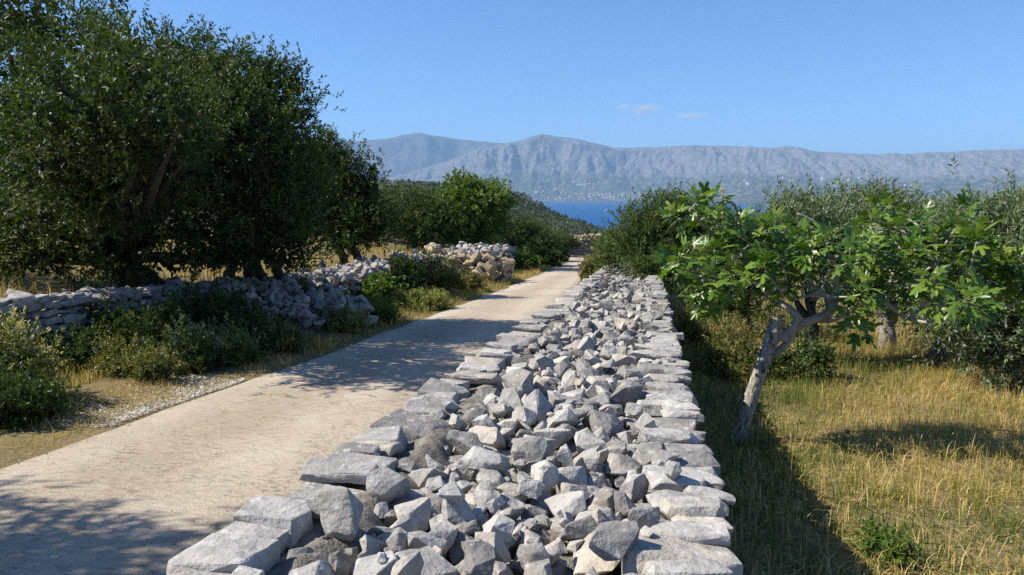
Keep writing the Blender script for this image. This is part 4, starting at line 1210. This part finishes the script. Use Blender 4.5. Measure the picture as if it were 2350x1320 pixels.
# ------------------------------------------------------------------ grass
def blades(X, Y, Z, h, w, tint, rng, lean=0.35):
    n = len(X)
    a = rng.uniform(0, 6.283, n); ln = np.abs(rng.normal(0, lean, n)) + 0.05
    dx = np.cos(a) * ln; dy = np.sin(a) * ln
    sa = a + np.pi / 2 + rng.normal(0, 0.6, n)
    sx = np.cos(sa) * w / 2; sy = np.sin(sa) * w / 2
    V = np.empty((n, 5, 3))
    V[:, 0] = np.stack([X - sx, Y - sy, Z - 0.02], -1); V[:, 1] = np.stack([X + sx, Y + sy, Z - 0.02], -1)
    mx = X + dx * h * 0.35; my = Y + dy * h * 0.35; mz = Z + h * 0.6
    V[:, 2] = np.stack([mx + sx * 0.8, my + sy * 0.8, mz], -1); V[:, 3] = np.stack([mx - sx * 0.8, my - sy * 0.8, mz], -1)
    fl = np.sqrt(np.clip(1 - ln ** 2 * 0.7, 0.04, 1)); V[:, 2:4, 2] -= (h * (0.6 - 0.6 * np.minimum(1, fl + 0.25)))[:, None]
    V[:, 4] = np.stack([X + dx * h, Y + dy * h, Z + h * fl], -1)
    i = np.arange(n)[:, None] * 5
    return V.reshape(-1, 3), i + np.array([[0, 1, 2, 3]]), i + np.array([[3, 2, 4]]), np.repeat(tint, 5)

def grass_patch(name, label, X, Y, hfun, w, tfun, rng, lean=0.4, heads=0.0):
    Z = terr(X, Y)
    h = hfun(X, Y) * rng.uniform(0.5, 1.25, len(X))
    t = np.clip(tfun(X, Y) + rng.normal(0, 0.16, len(X)), 0, 1)
    b = Bag(); V, Q, T, tt = blades(X, Y, Z, h, w * rng.uniform(0.7, 1.3, len(X)), t, rng, lean)
    b.add(V, Q, T, tt)
    if heads > 0:   # seed heads on taller stalks
        m = rng.random(len(X)) < heads
        x, y, z = X[m], Y[m], Z[m]; n = len(x); hh = hfun(x, y) * rng.uniform(1.2, 2.0, n)
        V, Q, T, tt = blades(x, y, z, hh, np.full(n, w * 0.5), np.full(n, 0.85), rng, 0.25)
        b.add(V, Q, T, tt)
        top = V.reshape(n, 5, 3)[:, 4]
        for _ in range(4):
            V2, F2, t2 = leaf_cards(top + rng.normal(size=(n, 3)) * 0.012 - np.array([0, 0, 0.01]), unit(rng.normal(size=(n, 3)) * 0.5 + np.array([0, 0, 0.8])), rng.uniform(0.012, 0.028, n), rng.uniform(0.003, 0.007, n), rng.uniform(0.7, 1.0, n), rng)
            b.add(V2, F2, None, t2)
    o = link(name, b.mesh(name, GRASSM))
    return tag(o, label, 'grass', kind='stuff')

grng = np.random.default_rng(5)
def scatter(n, x0, x1, y0, y1, pw=1.0):
    y = y0 + (y1 - y0) * grng.random(n) ** pw
    return grng.uniform(x0, x1, n), y
def field_t(X, Y): return 0.41 + 2.1 * (fbm(X * 0.9 + 3, Y * 0.9, 4, 31) - 0.5) + 0.35 * (vnoise(X * 6, Y * 6, 45) - 0.5)
def field_h(X, Y): return 0.035 + 0.05 * vnoise(X * 7, Y * 7, 44) + 0.11 * np.clip(fbm(X * 1.1, Y * 1.1, 3, 33) * 2 - 0.6, 0, 1) + 0.10 * sstep(6, 12, Y)
CX_, CY_ = scatter(9000, 0.22, 7.5, 2.6, 14, 1.6); q_ = grng.integers(0, 9000, 70000)
X = CX_[q_] + grng.normal(0, 0.035, 70000); Y = CY_[q_] + grng.normal(0, 0.035, 70000)
X2, Y2 = scatter(18000, 0.22, 7.5, 2.6, 14, 1.6); X = np.concatenate([X, X2]); Y = np.concatenate([Y, Y2]); m = (X < 1.0 + Y * 0.56) & (X > 0.2)
grass_patch('field_grass', 'dry golden and green grass covering the field right of the wall', X[m], Y[m], field_h, 0.0045, field_t, grng, 0.85, 0.03)
X, Y = scatter(50000, 0.3, 7.5, 2.8, 13, 1.7); m = (X < 1.0 + Y * 0.56) & (fbm(X * 1.3, Y * 1.3, 3, 71) + grng.normal(0, 0.1, len(X)) > 0.42)
grass_patch('straw', 'matted straw lying flat among the field grass', X[m], Y[m], lambda x, y: 0.13 + 0.05 * vnoise(x, y, 3), 0.0045, lambda x, y: 0.80 + 0 * x, grng, 1.5)
X, Y = scatter(22000, 0.3, 22, 13, 40, 1.3)
grass_patch('field_grass', 'tall dry grass under the olive trees farther down the field', X, Y, lambda x, y: 0.34 + 0 * x, 0.016, lambda x, y: 0.55 + 0 * x, grng, 0.4)
X, Y = scatter(16000, -20, -7.2, 4, 34, 1.1); m = X < wall_x(Y) - 0.9
grass_patch('terrace_grass', 'dry yellow grass on the terrace under the big trees', X[m], Y[m], lambda x, y: 0.26 + 0 * x, 0.012, lambda x, y: 0.72 + 0 * x, grng, 0.4, 0.05)
X, Y = scatter(30000, -7.0, -4.3, 5, 40, 1.4)
m = (X < road_l(Y) - 0.02 + 0.25 * (fbm(X * 2, Y * 2, 2, 12) - 0.5)) & (X > wall_x(Y) + 0.1) & ~((Y < 8.3) & (X > -5.8)) & ((Y > 12) | (fbm(X, Y, 3, 90) > 0.5))
grass_patch('verge_grass', 'dry straw and weeds along the far verge of the lane', X[m], Y[m], lambda x, y: 0.13 + 0.05 * sstep(12, 30, y), 0.010, lambda x, y: 0.25 + 0.7 * fbm(x, y, 3, 2), grng, 0.5, 0.03)
X, Y = scatter(18000, -4.6, -1.1, 1, 58, 1.2)
m = (X > road_r(Y) + 0.04) & (X < np.where(Y < 46, -1.15, -1.0))
grass_patch('verge_grass', 'thin strip of dry grass between the lane and the broad wall', X[m], Y[m], lambda x, y: 0.14 + 0.12 * sstep(20, 35, y), 0.011, lambda x, y: 0.4 + 0.5 * fbm(x, y, 3, 2), grng, 0.5, 0.03)

X, Y = scatter(9000, -6.2, -4.2, 4.6, 9.5, 1.0)
m = (X < road_l(Y) + 0.12 * grng.random(len(X))) & (X > wall_x(Y) + 0.1) & (fbm(X * 2.2, Y * 2.2, 3, 51) + grng.normal(0, 0.08, len(X)) > 0.44)
grass_patch('straw', 'dead straw and litter lying on the gravelly verge of the lane', X[m], Y[m], lambda x, y: 0.09 + 0 * x, 0.005, lambda x, y: 0.75 + 0 * x, grng, 1.4)
# roadside gravel
n = 5200
gy_ = grng.uniform(5.3, 7.4, n * 2); gx_ = road_l(gy_) - np.abs(grng.normal(0, 0.40, n * 2)) + 0.10
m = (gx_ > -5.7); gx_, gy_ = gx_[m][:n], gy_[m][:n]; n = len(gx_)
py_ = 3 + 14 * grng.random(900) ** 1.5; px_ = np.where(grng.random(900) < 0.6, road_l(py_) + np.abs(grng.normal(0, 0.25, 900)), grng.uniform(-4.3, -1.7, 900))
gx_ = np.concatenate([gx_, px_]); gy_ = np.concatenate([gy_, py_]); n = len(gx_)
gs_ = 0.006 * grng.lognormal(0, 0.5, n); gs_[-900:] *= 0.75
gzv = np.maximum(terr(gx_, gy_), np.where(gx_ > road_l(gy_), base_z(gy_) + 0.02, -99)) + gs_ * 0.3
octv_ = np.array([[1, 0, 0], [-1, 0, 0], [0, 1, 0], [0, -1, 0], [0, 0, 1], [0, 0, -1]], float)
GV = octv_[None] * gs_[:, None, None] * grng.uniform(0.6, 1.4, (n, 6, 1)) * np.array([1.2, 1.0, 0.7]) + np.stack([gx_, gy_, gzv], -1)[:, None]
GT = np.array([[0, 2, 4], [2, 1, 4], [1, 3, 4], [3, 0, 4], [2, 0, 5], [1, 2, 5], [3, 1, 5], [0, 3, 5]])
b = Bag(); b.add(GV.reshape(-1, 3), None, (np.arange(n)[:, None, None] * 6 + GT[None]).reshape(-1, 3), np.repeat(grng.random(n), 6))
o = link('gravel', b.mesh('gravel', GRAVEL)); tag(o, 'pale loose gravel beside the lane below the bushes', 'gravel', kind='stuff')

# ------------------------------------------------------------------ scrub on the far hillsides
srng = np.random.default_rng(8)
def scrub(name, label, n, ya, yb, ua, ub, size, cards):
    y = np.exp(srng.uniform(math.log(ya), math.log(yb), n)) if ya > 0 else srng.uniform(ya, yb, n)
    x = y * srng.uniform(ua, ub, n)
    z = terr(x, y)
    m = (z > SEA_Z + 2) & ~((y < 75) & (x > -12) & (x < 3)); x, y, z = x[m], y[m], z[m]; n = len(x)
    s = size * srng.uniform(0.6, 1.5, n)
    i = np.repeat(np.arange(n), cards)
    d = unit(srng.normal(size=(n * cards, 3))); d[:, 2] = np.abs(d[:, 2])
    P = np.stack([x, y, z], -1)[i] + d * (s[i] * srng.uniform(0.5, 1.0, n * cards))[:, None] * np.array([0.8, 0.8, 0.9])
    D = unit(d * 0.7 + srng.normal(size=d.shape) * 0.6 + np.array([0, 0, 0.4]))
    tt = np.clip(srng.normal(0.5, 0.2, n)[i] + srng.normal(0, 0.15, n * cards), 0, 1)
    V, F, t4 = leaf_cards(P - D * (s[i] * 0.2)[:, None], D, s[i] * 0.5, s[i] * 0.34, tt, srng)
    o = link(name, mesh_np(name, V, F, t4, False, SCRUB)); tag(o, label, 'scrub', kind='stuff')
scrub('hillside_scrub', 'dark green scrub covering the hillsides that drop to the sea', 2400, 120, 900, -0.62, 0.62, 2.2, 22)
scrub('wooded_scrub', 'dark wooded scrub on the hillside left of the sea', 1500, 330, 680, -0.42, 0.02, 2.4, 20)
scrub('slope_scrub', 'green bushes filling the slope beyond the lane', 620, 55, 130, -0.6, 0.55, 1.5, 50)

# ------------------------------------------------------------------ houses across the strait
def plain(name, col, rough=0.8, spec=0.2):
    m, nt, N, L = new_mat(name)
    geo = N.new('ShaderNodeNewGeometry')
    n = noise_node(N, L, geo.outputs['Position'], 0.2, 3)
    finish(N, L, mixc(N, L, n.outputs[0], tuple(c * 0.85 for c in col), col), rough, None, spec)
    return m
PLASTER = plain('white_plaster', (0.80, 0.78, 0.73)); ROOFTILE = plain('terracotta_tiles', (0.48, 0.20, 0.11)); GLASSD = plain('dark_window', (0.05, 0.06, 0.07), 0.2, 0.5)
def house_mesh(w, d, h, name='house'):
    bm = bmesh.new()
    def box(x0, x1, y0, y1, z0, z1, mi):
        v = [bm.verts.new(c) for c in ((x0, y0, z0), (x1, y0, z0), (x1, y1, z0), (x0, y1, z0), (x0, y0, z1), (x1, y0, z1), (x1, y1, z1), (x0, y1, z1))]
        for f in ((0, 1, 5, 4), (1, 2, 6, 5), (2, 3, 7, 6), (3, 0, 4, 7), (4, 5, 6, 7)):
            bm.faces.new([v[q] for q in f]).material_index = mi
    box(-w / 2, w / 2, -d / 2, d / 2, -4, h, 0)
    e = 0.6; rh = 0.3 * d
    v = [bm.verts.new(c) for c in ((-w / 2 - e, -d / 2 - e, h), (w / 2 + e, -d / 2 - e, h), (w / 2 + e, d / 2 + e, h), (-w / 2 - e, d / 2 + e, h), (-w / 2 + d * .4, 0, h + rh), (w / 2 - d * .4, 0, h + rh))]
    for f in ((0, 1, 5, 4), (1, 2, 5), (2, 3, 4, 5), (3, 0, 4), (3, 2, 1, 0)):
        bm.faces.new([v[q] for q in f]).material_index = 1
    nfl = max(1, int(h / 3))
    for fl in range(nfl):
        for q in range(int(w / 4)):
            x = -w / 2 + 2 + q * 4
            box(x - 0.6, x + 0.6, -d / 2 - 0.12, -d / 2 + 0.1, fl * 3 + 1, fl * 3 + 2.4, 2)
    me = bpy.data.meshes.new(name); bm.to_mesh(me); bm.free()
    for m in (PLASTER, ROOFTILE, GLASSD): me.materials.append(m)
    return me
HOUSES = [house_mesh(16, 11, 7), house_mesh(20, 13, 10), house_mesh(13, 10, 6), house_mesh(30, 15, 13)]
hrng = np.random.default_rng(99)
VILLAGES = ((120, 1240, 1490, 442, 459, 'the shore town at the waterline', 'houses of the shore town'), (24, 1300, 1375, 414, 426, 'the hamlet directly above the shore town', 'houses of the hamlet above the shore town'),
            (16, 1225, 1300, 430, 445, 'the slope by the green hillside', 'houses beside the green hillside'), (14, 1840, 1900, 405, 420, 'the largest hillside village under the cliffs', 'houses of the hillside village'),
            (8, 1940, 1990, 408, 418, 'the row of houses right of the hillside village', 'houses right of the hillside village'), (8, 1690, 1735, 412, 424, 'the small hamlet above the fig tree', 'houses of the hamlet above the fig tree'),
            (8, 1950, 2000, 448, 460, 'the low hamlet just over the olives', 'houses of the low hamlet'), (6, 1790, 1830, 410, 420, 'the few houses left of the hillside village', 'houses left of the hillside village'),
            (7, 2040, 2110, 425, 440, 'the scattered houses over the silvery olive', 'scattered houses over the silvery olive'), (4, 1590, 1640, 425, 440, 'the lone cluster over the rounded green tree', 'houses over the rounded green tree'))
for n, x0, x1, r0, r1, where, grp in VILLAGES:
    for _ in range(n):
        px, row = hrng.uniform(x0, x1), hrng.uniform(r0, r1)
        p = MAIN_RANGE.hit(px, row)
        if p.length > 12300 or p.z < SEA_Z + 3: continue
        o = link('house', HOUSES[hrng.choice(4, p=[.4, .3, .2, .1])], loc=p)
        o.rotation_euler = (0, 0, math.atan2(-p.x, p.y) + hrng.normal(0, 0.5))
        s_ = hrng.uniform(0.9, 1.5); o.scale = (s_, s_, s_)
        tag(o, 'tiny white house of ' + where + ' across the strait', 'house', grp)

# motor yacht
bp = at(1395, 484, 1000); dr = ray(1395, 484); tt_ = (SEA_Z - EYE) / dr.z; bp = Vector((0, 0, EYE)) + dr * tt_
yacht = thing('motor_yacht', 'small white motor yacht on the blue sea', 'boat', tuple(bp))
yacht.rotation_euler = (0, 0, YAW + 0.2); yacht.scale = (1.5, 1.5, 1.5)
BOATW = plain('white_gelcoat', (0.82, 0.82, 0.80), 0.3, 0.5)
st = np.linspace(0, 1, 12); hb = Bag(); Vh = []
for s in st:
    x = lerp(-13, 13, s); bw = 3.0 * (1 - max(0, (s - 0.45) / 0.55) ** 2.2) + 0.05; dk = 2.0 + 1.2 * s ** 2
    Vh += [(x, -bw, dk), (x, -bw * 0.85, 0.6), (x * 0.96, -bw * 0.4, -0.6), (x * 0.96, bw * 0.4, -0.6), (x, bw * 0.85, 0.6), (x, bw, dk)]
Qh = []
for i in range(11):
    for j in range(6):
        Qh.append((i * 6 + j, i * 6 + (j + 1) % 6, (i + 1) * 6 + (j + 1) % 6, (i + 1) * 6 + j))
hb.add(np.array(Vh), np.array(Qh), np.array([(0, 1, 2), (0, 2, 3), (0, 3, 4), (0, 4, 5)]))
link('hull', hb.mesh('hull', BOATW, False), yacht)
def trap(x0, x1, x2, x3, w, z0, z1):
    V = [(x0, -w, z0), (x1, -w, z0), (x1, w, z0), (x0, w, z0), (x2, -w * .85, z1), (x3, -w * .85, z1), (x3, w * .85, z1), (x2, w * .85, z1)]
    return np.array(V), np.array([(0, 1, 5, 4), (1, 2, 6, 5), (2, 3, 7, 6), (3, 0, 4, 7), (4, 5, 6, 7), (3, 2, 1, 0)])
for nm, args, mt in (('cabin', (-9, 6, -8.5, 3.5, 2.3, 2.0, 4.4), BOATW), ('cabin_windows', (-7.5, 4.6, -7.3, 3.9, 2.36, 2.9, 3.8), GLASSD), ('flybridge', (-7, 1.5, -6.6, 0.2, 1.8, 4.4, 5.4), BOATW), ('hardtop', (-6.5, 0.5, -6.3, 0.2, 1.9, 6.6, 6.85), BOATW), ('mast', (-3.6, -3.2, -3.7, -3.5, 0.15, 5.4, 9.0), BOATW)):
    bb = Bag(); bb.add(*trap(*args)); link(nm, bb.mesh(nm, mt), yacht)

# ------------------------------------------------------------------ dry flower stalk among the olives
sx_ = at(1657, 560, 15.0)
stalk = thing('flower_stalk', 'tall dry pale flower stalk rising behind the fig leaves', 'plant', (sx_.x, 15.0, gz(sx_.x, 15.0)))
top = np.array(at(1658, 432, 15.0)) - np.array(stalk.location)
b = Bag(); b.add(*tube(wobbly((0, 0, 0), top, grng, 8, 0.015), np.linspace(0.014, 0.006, 8), 6, 0, grng)); STALK = plain('dry_stalk', (0.42, 0.34, 0.22))
link('stem', b.mesh('stem', STALK, True), stalk)
P = np.array([top * (1 - 0.28 * q) for q in grng.random(90)])
V, F, tt = leaf_cards(P, unit(grng.normal(size=(90, 3)) + np.array([0, 0, 0.5])), np.full(90, 0.06), np.full(90, 0.025), np.full(90, 0.8), grng)
link('flower_head', mesh_np('flower_head', V, F, tt, False, GRASSM), stalk)

# ------------------------------------------------------------------ small fair-weather clouds far beyond the mountains
m, nt, N, L = new_mat('cloud_vapour')
tc = N.new('ShaderNodeTexCoord')
ln_ = N.new('ShaderNodeVectorMath'); ln_.operation = 'LENGTH'; L.new(tc.outputs['Object'], ln_.inputs[0])
cn = noise_node(N, L, tc.outputs['Object'], 2.2, 4, 0.6)
fall = maprange(N, L, ln_.outputs['Value'], 0.15, 1.0, 1.0, 0.0)
mm_ = N.new('ShaderNodeMath'); mm_.operation = 'MULTIPLY_ADD'; L.new(cn.outputs[0], mm_.inputs[0]); mm_.inputs[1].default_value = 1.6; mm_.inputs[2].default_value = -1.15
m2_ = N.new('ShaderNodeMath'); m2_.operation = 'ADD'; L.new(mm_.outputs[0], m2_.inputs[0]); L.new(fall, m2_.inputs[1])
dens = maprange(N, L, m2_.outputs[0], 0.0, 0.7, 0.0, 0.0022)
pv = N.new('ShaderNodeVolumePrincipled'); co_ = N.new('ShaderNodeOutputMaterial')
pv.inputs['Color'].default_value = (1, 1, 1, 1); pv.inputs['Anisotropy'].default_value = 0.0
L.new(dens, pv.inputs['Density']); L.new(pv.outputs[0], co_.inputs['Volume'])
CLOUDM = m
for px, row, wpx, hpx, lab in ((1430, 245, 20, 8, 'smallest of the two paired white clouds above the ridge'), (1480, 251, 34, 15, 'larger of the two paired white clouds above the ridge'),
                               (1584, 266, 36, 8, 'thin flat white cloud low over the ridge'), (2126, 312, 12, 6, 'tiny lone white cloud just above the skyline')):
    bmc = bmesh.new(); bmesh.ops.create_icosphere(bmc, subdivisions=3, radius=1.0)
    cme = bpy.data.meshes.new('cloud'); bmc.to_mesh(cme); bmc.free(); cme.materials.append(CLOUDM)
    c = at(px, row, 30000.0)
    o = link('cloud', cme, loc=c); kk_ = 30000.0 / FPX * 1.35
    o.scale = (wpx * kk_, wpx * kk_, hpx * kk_)
    tag(o, lab, 'cloud', 'small clouds over the mountains')

# ------------------------------------------------------------------ haze
bmh = bmesh.new(); bmesh.ops.create_cube(bmh, size=1.0)
hme = bpy.data.meshes.new('haze'); bmh.to_mesh(hme); bmh.free()
haze = link('haze', hme, loc=(0, 9000, (SEA_Z - 6 + 1380) / 2))
haze.scale = (58000, 34000, 1380 - (SEA_Z - 6))
m, nt, N, L = new_mat('haze_air')
pv = N.new('ShaderNodeVolumePrincipled'); ho = N.new('ShaderNodeOutputMaterial')
pv.inputs['Color'].default_value = (0.38, 0.66, 1.0, 1); pv.inputs['Density'].default_value = 6.4e-5; pv.inputs['Anisotropy'].default_value = 0.0
L.new(pv.outputs[0], ho.inputs['Volume'])
hme.materials.append(m)
tag(haze, 'pale blue summer haze over the strait', 'haze', kind='stuff')
